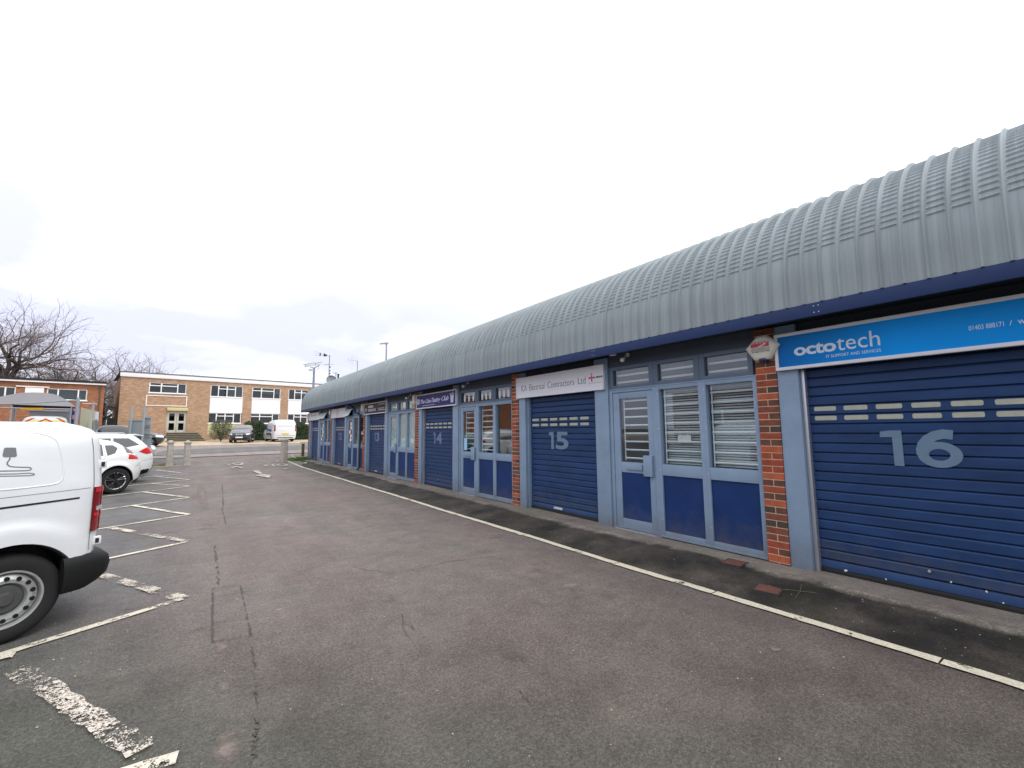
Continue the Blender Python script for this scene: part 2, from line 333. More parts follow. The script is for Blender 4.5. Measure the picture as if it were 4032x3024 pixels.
M_fore = asphalt_mat('forecourt_concrete', (.46, .36, .25), (.38, .31, .22), (.30, .25, .18), speck=.15, fine=50, light_specks=False)
M_paint = paint_mat('worn_bay_paint', (.60, .55, .45), .50, 16)
M_paint2 = paint_mat('badly_worn_paint', (.56, .50, .43), .74, 30)
M_paint3 = paint_mat('cream_kerb_paint', (.62, .57, .44), .35, 9)
def frange(a, b, n): return [a+(b-a)*i/n for i in range(n+1)]
def sheet(name, xs, ys, m, off=0.0, zf=None, kind='structure'):
    mb = MB(); vs = [(x, y, (zf(x, y) if zf else terr(x, y))+off) for y in ys for x in xs]; n = len(xs)
    fs = [(j*n+i, j*n+i+1, (j+1)*n+i+1, (j+1)*n+i) for j in range(len(ys)-1) for i in range(n-1)]
    mb.add(vs, fs); o = mb.build(name, m, recalc=False); return tag(o, kind=kind)
ysg = [-1200, -300, -60]+frange(-40, 70, 110)+[100, 200, 500, 1500]
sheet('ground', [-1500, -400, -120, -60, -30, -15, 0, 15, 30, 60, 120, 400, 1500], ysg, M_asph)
def gridpoly(name, pts, m, off, nu=14, nv=10):
    a, b, c, d = [Vector(p) for p in pts]; mb = MB(); vs = []
    for j in range(nv+1):
        for i in range(nu+1):
            u, v = i/nu, j/nv; p = (a*(1-u)+b*u)*(1-v)+(d*(1-u)+c*u)*v; vs.append((p.x, p.y, terr(p.x, p.y)+off))
    n = nu+1
    mb.add(vs, [(j*n+i, j*n+i+1, (j+1)*n+i+1, (j+1)*n+i) for j in range(nv) for i in range(nu)])
    return tag(mb.build(name, m, recalc=False), kind='structure')
gridpoly('street', [(-70, 27.4), (60, 33.6), (60, 45.5), (-70, 37.5)], M_road, .03, 30, 20)
gridpoly('forecourt', [(-70, 37.6), (60, 45.6), (60, 68), (-70, 50)], M_fore, .03, 30, 30)
gridpoly('street_patch', [(-2.5, 32.5), (9, 34.5), (12, 40), (-1, 37.6)], asphalt_mat('dark_street_asphalt', (.13, .125, .12), (.11, .105, .105), (.09, .09, .09), speck=.25, fine=60), .045, 20, 12)
# apron in front of the units, rising to the threshold
WALL = 5.33; BASE = .09
def zap(x, y):
    t = max(0, min(1, (x-4.24)/(5.05-4.24))); return .006+BASE*t
sheet('apron', frange(4.235, 5.06, 8), frange(-4, 27.6, 40), M_apron, 0, zap)
sheet('threshold_strip', [5.055, 5.2, 5.9], frange(-4, 27.4, 30), M_cstrip, .004, lambda x, y: BASE+.003)
# painted lines
def line(name, p, q, w, m, off=.010, seg=10, jit=.0, w2=None):
    p = Vector((p[0], p[1])); q = Vector((q[0], q[1])); d = (q-p).normalized(); nrm = Vector((-d.y, d.x)); mb = MB(); vs = []
    for i in range(seg+1):
        t = i/seg; c = p.lerp(q, t); ww = w+(w2-w)*t if w2 else w
        for s in (-.5, .5):
            e = c+nrm*(s*ww+random.uniform(-jit, jit)); vs.append((e.x, e.y, terr(e.x, e.y)+off))
    mb.add(vs, [(2*i, 2*i+1, 2*i+3, 2*i+2) for i in range(seg)])
    return tag(mb.build(name, m, recalc=False), kind='structure')
def c6(x, y): return G(x/1.659, 1600+y/1.659)
def c7(x, y): return G(x/1.7015, 2200+y/1.7015)
def ext(a, b, k): return b+(b-a)*k
longs = [((1190, 1262), (0, 1630)), ((1225, 887), (705, 998)), ((1232, 710), (650, 803)), ((1232, 597), (655, 680)), ((1243, 523), (665, 592)), ((1237, 480), (835, 520)), ((1230, 440), (920, 465))]
for (a, b) in longs:
    A = c6(*a); B = c6(*b); d = (B-A).normalized(); B = A+d*4.9
    line('parking_bay_line', A, B, .085, M_paint, seg=24, jit=.006)
zigs = [((1190, 1262), (660, 1108), M_paint2, .12), ((1225, 887), (720, 797), M_paint2, .11), ((1232, 710), (860, 650), M_paint, .09), ((1232, 597), (940, 563), M_paint, .09), ((1243, 523), (985, 506), M_paint, .07), ((1237, 480), (1000, 457), M_paint, .07), ((1180, 435), (1020, 418), M_paint, .09)]
for (a, b, m_, w) in zigs: line('parking_bay_line', c6(*a), c6(*b), w, m_, off=.014, seg=14, jit=.008)
line('parking_bay_line', c7(110, 745), c7(945, 1300), .125, M_paint2, off=.014, seg=24, jit=.014)
A = c7(1185, 1345); B = c7(990, 1402); line('parking_bay_line', A, ext(A, B, 8), .10, M_paint, seg=16, jit=.008)
line('parking_bay_line', c7(0, 675), c7(95, 655), .09, M_paint, off=.016, seg=4, jit=.01)
# kerb line of cream blocks with gaps
yb = -3.0
Xk = 4.19
while yb < 26.4:
    ln = random.uniform(.8, 1.9)
    line('kerb_line', (Xk+.012*math.sin(yb*1.3)+random.uniform(-.006, .006), yb), (Xk+.012*math.sin((yb+ln)*1.3)+random.uniform(-.006, .006), min(26.5, yb+ln-.012)), random.uniform(.095, .115), M_paint3, off=.012, seg=10, jit=.006)
    yb += ln
# worn lettering by the mouth of the yard
def groundpoly(name, pts, m, off=.016):
    mb = MB(); mb.add([(p.x, p.y, terr(p.x, p.y)+off) for p in pts], [tuple(range(len(pts)))]); return tag(mb.build(name, m, recalc=False), kind='structure')
def cz(x, y): return G(850+x/5.53, 1780+y/5.53)
M_mark = paint_mat('worn_letter_paint', (.45, .42, .37), .52, 7)
def ring(cx, cy, rx, ry, t=.62):
    o = [cz(cx+rx*math.cos(a), cy+ry*math.sin(a)) for a in frange(0, 2*math.pi, 16)[:-1]]; i_ = [cz(cx+rx*t*math.cos(a), cy+ry*t*math.sin(a)) for a in frange(0, 2*math.pi, 16)[:-1]]
    mb = MB(); mb.add([(p.x, p.y, terr(p.x, p.y)+.03) for p in o+i_], [(k, (k+1) % 16, 16+(k+1) % 16, 16+k) for k in range(16)]); tag(mb.build('road_lettering', M_mark, recalc=False), kind='structure')
ring(480, 270, 122, 28); ring(1445, 292, 128, 24)
for pl in [[(270, 330), (350, 345), (450, 320), (600, 358), (560, 366), (455, 333), (370, 357)], [(800, 422), (930, 416), (1000, 470), (970, 490), (890, 475)], [(860, 528), (1000, 490), (1170, 520), (1200, 508), (1160, 580), (1050, 560)],
           [(1040, 292), (1120, 292), (1130, 308), (1060, 312)], [(1210, 282), (1250, 284), (1300, 318), (1240, 322)], [(250, 285), (310, 285), (320, 297), (260, 297)], [(1830, 238), (1920, 245), (1945, 225), (1995, 235), (1960, 262), (1870, 262)], [(1310, 205), (1370, 208), (1380, 222), (1320, 218)], [(1470, 370), (1550, 366), (1560, 378), (1480, 382)], [(1130, 240), (1170, 242), (1150, 258)]]:
    groundpoly('road_lettering', [cz(*p) for p in pl], M_mark, .03)
# tarmac repair patches
M_patch = asphalt_mat('repair_asphalt', (.100, .091, .088), (.112, .102, .098), (.08, .074, .07), speck=.4, cracks=False)
M_tar = mat('tar_joint', (.035, .032, .031), .7, noise=(25, .4))
M_tarw = paint_mat('worn_tar_joint', (.058, .051, .047), .5, 12)
for pl in ([(1425, 200), (1610, 180), (1685, 520), (1425, 560)],):
    P4 = [c7(*p) for p in pl]
    for a, b in zip(P4, P4[1:]+P4[:1]): line('tar_joint', a, b, .008, M_tarw, off=.009, seg=22, jit=.006)
P4 = [c6(*p) for p in [(1305, 668), (1450, 665), (1475, 770), (1310, 780)]]
for a, b in zip(P4, P4[1:]): line('tar_joint', a, b, .009, M_tarw, off=.009, seg=10, jit=.005)
M_scuff = paint_mat('cement_scuff', (.22, .175, .148), .60, 14)
_n = M_scuff.node_tree; _tc = _n.nodes.new('ShaderNodeTexCoord'); _vm = _n.nodes.new('ShaderNodeVectorMath'); _vm.operation = 'DISTANCE'; _vm.inputs[1].default_value = (.5, .5, .0)
_vz = _n.nodes.new('ShaderNodeVectorMath'); _vz.operation = 'MULTIPLY'; _vz.inputs[1].default_value = (1, 1, 0); _n.links.new(_tc.outputs['Generated'], _vz.inputs[0]); _n.links.new(_vz.outputs[0], _vm.inputs[0])
_nn = _n.nodes.new('ShaderNodeTexNoise'); _nn.inputs['Scale'].default_value = 9; _nn.inputs['Detail'].default_value = 9; _nn.inputs['Roughness'].default_value = .7; _n.links.new(_tc.outputs['Object'], _nn.inputs['Vector'])
_ad = _n.nodes.new('ShaderNodeMath'); _ad.operation = 'MULTIPLY_ADD'; _n.links.new(_vm.outputs['Value'], _ad.inputs[0]); _ad.inputs[1].default_value = -.9; _n.links.new(_nn.outputs['Fac'], _ad.inputs[2])
_mr = _n.nodes.new('ShaderNodeMapRange'); _mr.inputs[1].default_value = .12; _mr.inputs[2].default_value = .42; _mr.inputs[4].default_value = .75; _n.links.new(_ad.outputs[0], _mr.inputs[0])
_mx = [q for q in _n.nodes if q.type == 'MIX_SHADER'][0]; _n.links.new(_mr.outputs[0], _mx.inputs[0])
def scuff(pts):
    P_ = [Vector((p.x, p.y)) for p in pts]; c = sum(P_, Vector((0, 0)))/len(P_); mb = MB(); ring_ = []
    for i in range(len(P_)):
        for t in (0, .33, .66): q = P_[i].lerp(P_[(i+1) % len(P_)], t); ring_.append(c+(q-c)*random.uniform(1.1, 1.35))
    mb.add([(c.x, c.y, .006)]+[(q.x, q.y, .006) for q in ring_], [(0, 1+i, 1+(i+1) % len(ring_)) for i in range(len(ring_))]); tag(mb.build('cement_smear', M_scuff, recalc=False), kind='structure')
M_tarf = paint_mat('faint_tar_joint', (.072, .062, .056), .62, 7)
scuff([c7(*p) for p in [(1430, 575), (1530, 560), (1545, 620), (1450, 650)]]); scuff([c7(*p) for p in [(1490, 1175), (1640, 1150), (1660, 1240), (1560, 1400), (1400, 1380)]]); scuff([c7(*p) for p in [(1450, 850), (1530, 830), (1540, 880), (1470, 900)]])
scuff([c6(*p) for p in [(1290, 520), (1345, 515), (1350, 590), (1355, 660), (1290, 665)]]); scuff([G(*p) for p in [(2190, 2300), (2260, 2290), (2290, 2320), (2210, 2322)]]); scuff([G(*p) for p in [(3020, 2540), (3090, 2560), (3040, 2570)]])
for a_, b2 in ((c6(1450, 500), c6(1460, 665)), (c6(1405, 900), c6(1430, 1170)), (c7(1690, 560), c7(1720, 1100)), (c7(1720, 1100), c7(1690, 1390))): line('tar_joint', a_, b2, .008, M_tarf, off=.007, seg=20, jit=.02)
def crack(pts, w=.008):
    Pw = [G(1000+x/1.796, 2100+y/1.796) for x, y in pts]
    q = []
    for a, b in zip(Pw, Pw[1:]):
        for t in (0, .25, .5, .75): q.append(a.lerp(b, t)+Vector((random.uniform(-.012, .012), random.uniform(-.012, .012), 0)))
    q.append(Pw[-1]); mb = MB(); vs = []
    for i, p in enumerate(q):
        d = (q[min(i+1, len(q)-1)]-q[max(0, i-1)]).normalized(); nn = Vector((-d.y, d.x, 0))*w*random.uniform(.2, .8)
        vs += [(p.x-nn.x, p.y-nn.y, .0055), (p.x+nn.x, p.y+nn.y, .0055)]
    mb.add(vs, [(2*i, 2*i+1, 2*i+3, 2*i+2) for i in range(len(q)-1)]); tag(mb.build('crack', M_tar, recalc=False), kind='structure')
crack([(700, 235), (780, 258), (870, 265), (940, 288), (1080, 268), (1230, 236), (1390, 200), (1560, 180), (1690, 165)], .006)
crack([(1040, 565), (1055, 640), (1110, 650), (1145, 690)], .004); crack([(1055, 640), (1080, 710), (1110, 755)], .004); crack([(1880, 1110), (1900, 1160), (1960, 1220)], .004)
# covers set in the apron
M_rust = mat('rusty_iron', (.13, .05, .035), .85, noise=(20, .35), bump=(50, .5, .004))
for i, (px, py, lb) in enumerate([(2893, 2232, 'rusty square drain cover nearest the window frame'), (3025, 2319, 'rusty square drain cover nearest the cream kerb line')]):
    p = G(px, py, .05); t = thing('drain_cover', lb, 'drain cover', (p.x, p.y, zap(p.x, p.y)+.004), R_(12 if i else 4), 'rusty drain covers in the apron')
    MB().box(-.10, .10, -.10, .10, -.02, .006).build('lid', M_rust, t, bevel=.003)
    f = MB()
    for s in (-1, 1): f.box(-.115, .115, s*.115, s*.102, -.02, .004); f.box(s*.115, s*.102, -.102, .102, -.02, .004)
    f.build('frame', M_tar, t)
# grit and litter on the ground (uncountable)
mb = MB()
for i in range(700):
    if i < 450: x, y = random.uniform(-2.5, 4.0), random.uniform(.4, 12)
    else: x, y = random.uniform(4.3, 5.25), random.uniform(.2, 16)
    s = random.uniform(.002, .0065); z = (zap(x, y) if x > 4.2 else 0)+.006; a = random.uniform(0, 3)
    mb.add([(x+s*math.cos(a+k*1.57)*random.uniform(.6, 1.4), y+s*math.sin(a+k*1.57), z) for k in range(4)]+[(x, y, z+s)], [(0, 1, 4), (1, 2, 4), (2, 3, 4), (3, 0, 4)])
tag(mb.build('grit', mat('pale_grit', (.4, .37, .32), .8)), 'scattered pale grit and chips on the tarmac', 'grit', kind='stuff')
mb = MB()
p0 = G(2800+520/1.4757, 1900+655/1.4757, .03)
for dx, dy in ((.16, .05), (-.16, -.02), (.05, -.13), (-.06, .13)):
    z = zap(p0.x, p0.y)+.008; mb.tube([(p0.x, p0.y, z), (p0.x+dx*.5, p0.y+dy*.5, zap(p0.x+dx*.5, p0.y)+.012), (p0.x+dx, p0.y+dy, zap(p0.x+dx, p0.y)+.008)], .0017, 5)
tag(mb.build('dry_twig', mat('dry_straw', (.17, .155, .08), .8)), 'dry yellow crossed twig lying on the dark apron', 'twig')
# ------------------------------------------------------------------ the row of units
PITCH = 4.885
def Yn(k): return 2.23+PITCH*k
K0, K1 = 0, 5                       # unit 16 is k=0, unit 11 is k=5
YEND = Yn(K1)+.225
B = thing('industrial_unit_row', 'long low row of workshop units with blue roller shutters and curved grey steel roof', 'building', (5.33, 12.0, BASE))
def part(mb, name, m, parent=B, **k): return mb.build(name, m, parent, off=B, **k)
def brick_pillar(y0, y1, x0, z0, z1, full_w=.215):
    n = int((z1-z0)/.075)+1; mb = MB(); mb.box(x0+.004, x0+.25, y0+.003, y1-.003, z0, z0+n*.075, 5)
    for i in range(n):
        za = z0+.006+i*.075; zb = za+.0655
        ws = [(y0, y1)] if i % 2 else [(y0, (y0+y1)/2-.005), ((y0+y1)/2+.005, y1)]
        for (a, b_) in ws:
            mi = random.choice([0, 0, 1, 0, 4]) if i % 2 else random.choice([2, 2, 4, 3, 0, 4])
            j = random.uniform(-.0015, .0015)
            mb.box(x0+j, x0+.05, a, b_, za, zb, mi)
    return mb
for k in range(K0-1, K1+1):
    if k < -1: continue
    part(brick_pillar(Yn(k), Yn(k)+.225, WALL, BASE-.05, 2.72), 'pillar', M_brk+[M_mort])
FX = WALL+.03; GX = WALL+.085; PX = WALL+.055; SX = WALL+.12
M_film = mat('frosted_window_film', (.62, .72, .70), .55, noise=(1.2, .12))
M_paper = mat('white_paper', (.8, .8, .78), .7)
M_paperb = mat('pale_blue_paper', (.35, .6, .8), .6)
M_paperg = mat('green_paper', (.2, .65, .5), .6)
M_skirt = mat('interior_dark', (.05, .045, .04), .8)
M_head = mat('shaded_grey_blue_paint', lin((56, 68, 84)), .55, noise=(3, .12))  # the frames' grey-blue, darkened: shade under the eaves is put into the colour
M_tr = mat('half_shaded_grey_blue_paint', lin((92, 108, 126)), .5, noise=(3, .1))  # frame paint toned down, with some eave shade painted into it
M_redv_dull = mat('dull_red_fabric', (.12, .015, .02), .8)
random.seed(21)
for k in range(K0, K1+1):
    unit = 16-k; Y0 = Yn(k-1)+.225
    Yv = lambda v: Y0+v
    # windows
    for wi, (a, b_, ga, gb) in enumerate([(0, .70, .06, .655), (.70, 1.41, .76, 1.36)]):
        f = MB(); d0, d1 = FX, FX+.09
        f.box(d0, d1, Yv(a), Yv(ga), BASE+.015, 2.205); f.box(d0, d1, Yv(gb), Yv(b_), BASE+.015, 2.205)
        f.box(d0+.004, d1, Yv(ga), Yv(gb), BASE+.015, .19); f.box(d0+.004, d1, Yv(ga), Yv(gb), .95, 1.10); f.box(d0+.004, d1, Yv(ga), Yv(gb), 2.155, 2.205)
        f.box(d0-.02, d0+.003, Yv(a)+(.0 if wi else .012), Yv(b_)-.001, BASE+.02, BASE+.045)
        w = part(f, 'window', M_frame, bevel=.003)
        part(MB().box(GX, GX+.006, Yv(ga), Yv(gb), 1.10, 2.155), 'pane', M_glass, w)
        part(MB().box(PX, PX+.02, Yv(ga), Yv(gb), .19, .95), 'lower_panel', M_panel, w)
        if unit > 13 or unit == 16:
            for z in (.35, 1.02, 1.6, 2.1): part(MB().lathe([(0, -.005), (.008, -.004), (.010, .001)], (d0, Yv(b_)-.022, z), 'x', 8), 'fixing_bolt', M_alu, w)
        if unit in (16, 15) or (unit == 14 and wi == 1):
            bs = MB(); 
            for z in frange(1.16, 2.06, 7): bs.tube([(GX+.05, Yv(ga)+.01, z), (GX+.05, Yv(gb)-.01, z)], .0155, 6)
            bs.tube([(GX+.03, Yv(gb)-.025, 1.11), (GX+.05, Yv(gb)-.025, 2.14)], .009, 6)
            part(bs, 'security_bars', M_bar, w, smooth=50)
        if unit in (16, 15):
            bl = MB()
            for z in frange(1.12, 2.13, 30): bl.add([(GX+.095, Yv(ga)+.01, z-.011), (GX+.095, Yv(gb)-.01, z-.011), (GX+.115, Yv(gb)-.01, z+.010), (GX+.115, Yv(ga)+.01, z+.010)], [(0, 1, 2, 3)])
            part(bl, 'blind', M_blind, w)
        if unit == 13: part(MB().box(GX+.012, GX+.02, Yv(ga), Yv(gb), 1.10, 2.155), 'frosted_film', M_film, w)
    # transom rail, upper timber band
    part(MB().box(FX-.004, FX+.1, Yv(0), Yv(2.285), 2.205, 2.225), 'transom_rail', M_frame, bevel=.003)
    part(MB().box(FX+.012, FX+.1, Yv(0), Yv(2.285), 2.575, 2.76), 'head_board', M_head)
    trs = [(0.045, .735, .105, .655), (.735, 1.445, .815, 1.37), (1.445, 2.275, 1.525, 2.20)]
    for ti, (a, b_, ga, gb) in enumerate(trs):
        openw = (unit == 12 and ti == 2) or (unit == 11 and ti in (2, 1))
        solid = unit in (12, 11) and ti < (2 if unit == 12 else 1)
        f = MB(); d0, d1 = FX+.006, FX+.075
        f.box(d0, d1, Yv(a), Yv(ga), 2.227, 2.573); f.box(d0, d1, Yv(gb), Yv(b_)-.003, 2.227, 2.573); f.box(d0, d1, Yv(ga), Yv(gb), 2.227, 2.275); f.box(d0, d1, Yv(ga), Yv(gb), 2.52, 2.573)
        t = part(f, 'transom_window', M_tr, bevel=.003)
        if solid: part(MB().box(FX+.03, FX+.05, Yv(ga), Yv(gb), 2.275, 2.52), 'infill_board', M_frame, t)
        elif openw:
            mo = MB(); th = R_(32); zt = 2.555
            def tl(u, h, w_): # hinged at top, swung outward (towards -x)
                return (FX-.005-math.sin(th)*h-w_*math.cos(th), u, zt-math.cos(th)*h-w_*-math.sin(th)*-1)
            for (u0, u1, h0, h1) in ((ga-.05, ga, 0, .33), (gb, gb+.05, 0, .33), (ga, gb, 0, .045), (ga, gb, .285, .33)):
                vs = [tl(Yv(u), h, w_) for w_ in (0, .03) for (u, h) in ((u0, h0), (u1, h0), (u1, h1), (u0, h1))]
                mo.add(vs, [(0, 1, 2, 3), (7, 6, 5, 4), (0, 4, 5, 1), (1, 5, 6, 2), (2, 6, 7, 3), (3, 7, 4, 0)])
            part(mo, 'open_sash', M_white, t)
            vs = [tl(Yv(u), h, .012) for (u, h) in ((ga, .045), (gb, .045), (gb, .285), (ga, .285))]
            part(MB().add(vs, [(0, 1, 2, 3)]), 'pane', M_film, t)
        else:
            part(MB().box(GX-.01, GX-.004, Yv(ga), Yv(gb), 2.275, 2.52), 'pane', M_glass, t)
            if unit in (16, 15):
                bs = MB()
                for z in (2.33, 2.44): bs.tube([(GX+.05, Yv(ga)+.01, z), (GX+.05, Yv(gb)-.01, z)], .0155, 6)
                part(bs, 'security_bars', M_bar, t)
            if unit == 13: part(MB().box(GX+.004, GX+.012, Yv(ga), Yv(gb), 2.275, 2.52), 'frosted_film', M_film, t)
            if unit == 14:
                for q in range(3):
                    yc = Yv(ga+(gb-ga)*(.2+.3*q)); w_ = .045; cs = MB()
                    cs.prism([(yc-w_, 2.40), (yc-w_*.8, 2.45), (yc, 2.475), (yc+w_*.8, 2.45), (yc+w_, 2.40), (yc+w_*.7, 2.30), (yc-w_*.7, 2.30)], GX-.013, GX-.0105)
                    part(cs, 'cup_sticker', M_paper, t)
    # door frame and door
    f = MB(); d0, d1 = FX+.004, FX+.09
    f.box(d0, d1, Yv(1.411), Yv(1.478), BASE, 2.203); f.box(d0, d1, Yv(2.222), Yv(2.285), BASE, 2.203); f.box(d0, d1, Yv(1.478), Yv(2.222), 2.165, 2.203)
    part(f, 'door_frame', M_frame, bevel=.003)
    f = MB(); e0, e1 = FX+.012, FX+.055
    f.box(e0, e1, Yv(1.484), Yv(1.575), .115, 2.158); f.box(e0, e1, Yv(2.095), Yv(2.216), .115, 2.158); f.box(e0+.002, e1, Yv(1.575), Yv(2.095), .115, .26); f.box(e0+.002, e1, Yv(1.575), Yv(2.095), .945, 1.10); f.box(e0+.002, e1, Yv(1.575), Yv(2.095), 2.067, 2.158)
    dr = part(f, 'door', M_frame, bevel=.003)
    part(MB().box(e0+.02, e0+.026, Yv(1.575), Yv(2.095), 1.10, 2.067), 'pane', M_glass, dr)
    part(MB().box(e0+.012, e0+.03, Yv(1.575), Yv(2.095), .26, .945), 'kick_panel', M_panel, dr)
    part(MB().box(e0-.018, e0+.004, Yv(1.70), Yv(1.98), .99, 1.07), 'letter_plate', M_frame, dr, bevel=.006)
    part(MB().box(e0-.05, e0-.002, Yv(1.50), Yv(1.65), .916, 1.214), 'lock_guard', M_frame, dr, bevel=.008)
    part(MB().box(FX-.03, FX+.02, Yv(1.478), Yv(2.222), BASE-.004, BASE+.02), 'door_sill', M_alu)
    if unit in (16, 15, 14):
        bs = MB()
        for z in frange(1.16, 2.03, 7): bs.tube([(GX+.03, Yv(1.58), z), (GX+.03, Yv(2.06), z)], .0145, 6)
        bs.tube([(GX+.03, Yv(2.06), 1.12), (GX+.03, Yv(2.06), 2.06)], .009, 6)
        part(bs, 'security_bars', M_bar, dr, smooth=50)
    if unit == 13: part(MB().box(e0+.034, e0+.04, Yv(1.575), Yv(2.095), 1.10, 2.067), 'frosted_film', M_film, dr)
    if unit in (12, 11):
        ps = MB()
        for q in range(5):
            yc = Yv(random.uniform(1.72, 1.98)); zc = 1.25+.17*q
            ps.box(e0+.012, e0+.016, yc-.09, yc+.09, zc-.07, zc+.07)
        part(ps, 'notice', M_paper, dr)
    if unit == 14:
        part(MB().box(e0+.014, e0+.018, Yv(1.93), Yv(2.07), 1.13, 1.42), 'notice', M_paperb, dr)
    # posts
    part(MB().box(FX-.02, FX+.12, Yv(2.288), Yv(2.575), BASE, 2.74), 'post', M_frame, bevel=.004)
    part(MB().box(FX-.02, FX+.12, Yv(4.445), Yv(4.657), BASE, 2.74), 'post', M_frame, bevel=.004)
    # shutter
    s = MB(); prof = [(SX, .225)]
    z = .225
    while z < 2.40:
        prof += [(SX+.035, z+.0005), (SX+.035, z+.013), (SX-.003, z+.015), (SX-.004, z+.05), (SX-.004, z+.088), (SX+.006, z+.0995)]; z += .1
    vs = [(x, Yv(y), zz) for y in (2.60, 4.42) for x, zz in prof]; n = len(prof)
    s.add(vs, [(i, i+1, n+i+1, n+i) for i in range(n-1)])
    sh = part(s, 'roller_shutter', M_shut, smooth=25)
    part(MB().box(SX-.008, SX+.02, Yv(2.60), Yv(4.42), .145, .223), 'bottom_slat', M_shutlow, sh, bevel=.004)
    part(MB().box(SX-.014, SX+.02, Yv(2.60), Yv(4.42), BASE+.002, .143), 'bottom_seal', M_black, sh, bevel=.01)
    for g0, g1 in ((2.577, 2.615), (4.405, 4.443)): part(MB().box(SX-.06, SX+.04, Yv(g0), Yv(g1), BASE, 2.3), 'guide_rail', M_alu if unit in (16, 14) else M_frame, sh, bevel=.003)
    slots = MB()
    for zc in (1.793, 1.693):
        for q in range(6):
            yc = Yv(2.575)+.35+.266*q-(.0 if unit != 16 else .0); a = .1
            pts = []
            for cx, cy, a0 in ((yc+a-.012, zc+.011, 0), (yc-a+.012, zc+.011, 90), (yc-a+.012, zc-.011, 180), (yc+a-.012, zc-.011, 270)):
                for aa in (0, 45, 90): pts.append((cx+.012*math.cos(R_(a0+aa)), cy+.012*math.sin(R_(a0+aa))))
            slots.prism(pts, SX-.007, SX+.003)
    part(slots, 'vision_slot', M_slot, sh)
    tm = MB(); yc = Yv({16: 3.56, 15: 3.60, 14: 3.62, 13: 3.62}.get(unit, 3.6)); hw = .31 if unit == 16 else .27
    if unit >= 12:
        z0, z1 = (1.225 if unit == 16 else 1.24), 1.56; Xd = SX-.0065; a = yc+hw*(.82 if unit == 16 else .97); w1 = .165 if unit == 16 else .135
        tm.prism([(a, z1-.065), (a-.005, z1-.012), (a-.075, z1), (a-w1, z1), (a-w1, z0), (a-w1+.072, z0), (a-w1+.072, z1-.062)], Xd-.002, Xd)
        if unit == 16:
            c0, hh = yc-hw+.15, z1-z0; n = 28; rg = [(c0-rx*math.cos(a), z0+hh*.345+ry*math.sin(a)) for rx, ry in ((.15, hh*.345), (.070, hh*.155)) for a in frange(0, 2*math.pi, n)[:-1]]
            tm.add([(Xd-.002, p[0], p[1]) for p in rg], [(i, (i+1) % n, n+(i+1) % n, n+i) for i in range(n)])
            cl = [(.113, .33), (.115, .48), (.10, .62), (.07, .75), (.02, .855), (-.035, .90), (-.10, .875)]; vv = []
            for i, (u, v_) in enumerate(cl):
                a_ = cl[max(0, i-1)]; b2 = cl[min(len(cl)-1, i+1)]; d_ = Vector((b2[0]-a_[0], (b2[1]-a_[1])*hh)).normalized(); t_ = .042
                for s_ in (1, -1): vv.append((Xd-.0025, c0+u+d_.y*t_*s_, z0+v_*hh-d_.x*t_*s_))
            tm.add(vv, [(2*i, 2*i+1, 2*i+3, 2*i+2) for i in range(len(cl)-1)])
        else: text_wall(tm, str(unit)[1], Xd, yc+hw-.20, yc-hw, z0, z1, bold=.03)
        part(tm, 'unit_number', M_num if unit >= 15 else M_numf, sh)
    if unit in (15, 13, 12, 11): part(MB().box(SX-.03, SX-.008, Yv(3.52), Yv(3.74), .165, .205), 'handle', M_lens, sh, bevel=.005)
    else: part(MB().lathe([(0, -.02), (.012, -.018), (.014, 0)], (SX-.008, Yv(3.55), .30), 'x', 10), 'lock_barrel', M_alu, sh)
    if unit == 16:
        for (px, py) in ((3745, 2292), (3885, 2330), (3490, 2292), (3330, 2248), (3950, 2375)):
            p = WX(px, py, SX-.012); r = random.uniform(.008, .022)
            ch = MB().add([(SX-.0095, p.y+r*math.cos(a)*random.uniform(.4, 1), max(.15, p.z)+r*math.sin(a)*random.uniform(.4, 1)) for a in frange(0, 6.28, 7)[:-1]], [tuple(range(7))])
            part(ch, 'paint_chip', M_paper, sh)
    part(MB().box(FX+.03, FX+.13, Yv(2.577), Yv(4.443), 2.31, 2.75), 'shutter_box', M_dark)
    # interior of the unit
    it = MB(); it.box(8.9, 8.95, Yv(-.1), Yv(4.75), .08, 2.75); it.box(5.6, 8.9, Yv(-.12), Yv(-.1), .08, 2.75); it.box(5.6, 8.9, Yv(4.75), Yv(4.77), .08, 2.75); it.box(5.6, 8.9, Yv(-.1), Yv(4.75), 2.70, 2.74); it.box(5.5, 8.9, Yv(-.1), Yv(4.75), .06, .085)
    part(it, 'interior_wall', M_int)
    for q in range(5):
        y = Yv(.1+.85*q); x = [6.3, 7.4, 6.8, 7.9, 6.5][q]; hh = random.choice([.75, .9, 1.3, 1.7]); part(MB().box(x, x+.4, y, y+random.uniform(.4, .75), .09, hh), 'interior_shelving', [M_skirt, M_redv_dull, M_int, M_skirt, M_blind][(q+k) % 5])
if True:  # small notice hung in the unit 15 window and on glass
    Y0 = Yn(0)+.225
    n_ = MB().box(GX+.062, GX+.065, 3.42, 3.62, 1.40, 1.51)
    n_.box(GX+.060, GX+.064, 3.455, 3.475, 1.51, 1.56); n_.box(GX+.060, GX+.064, 3.565, 3.585, 1.51, 1.56)
    part(n_, 'notice', M_paper)
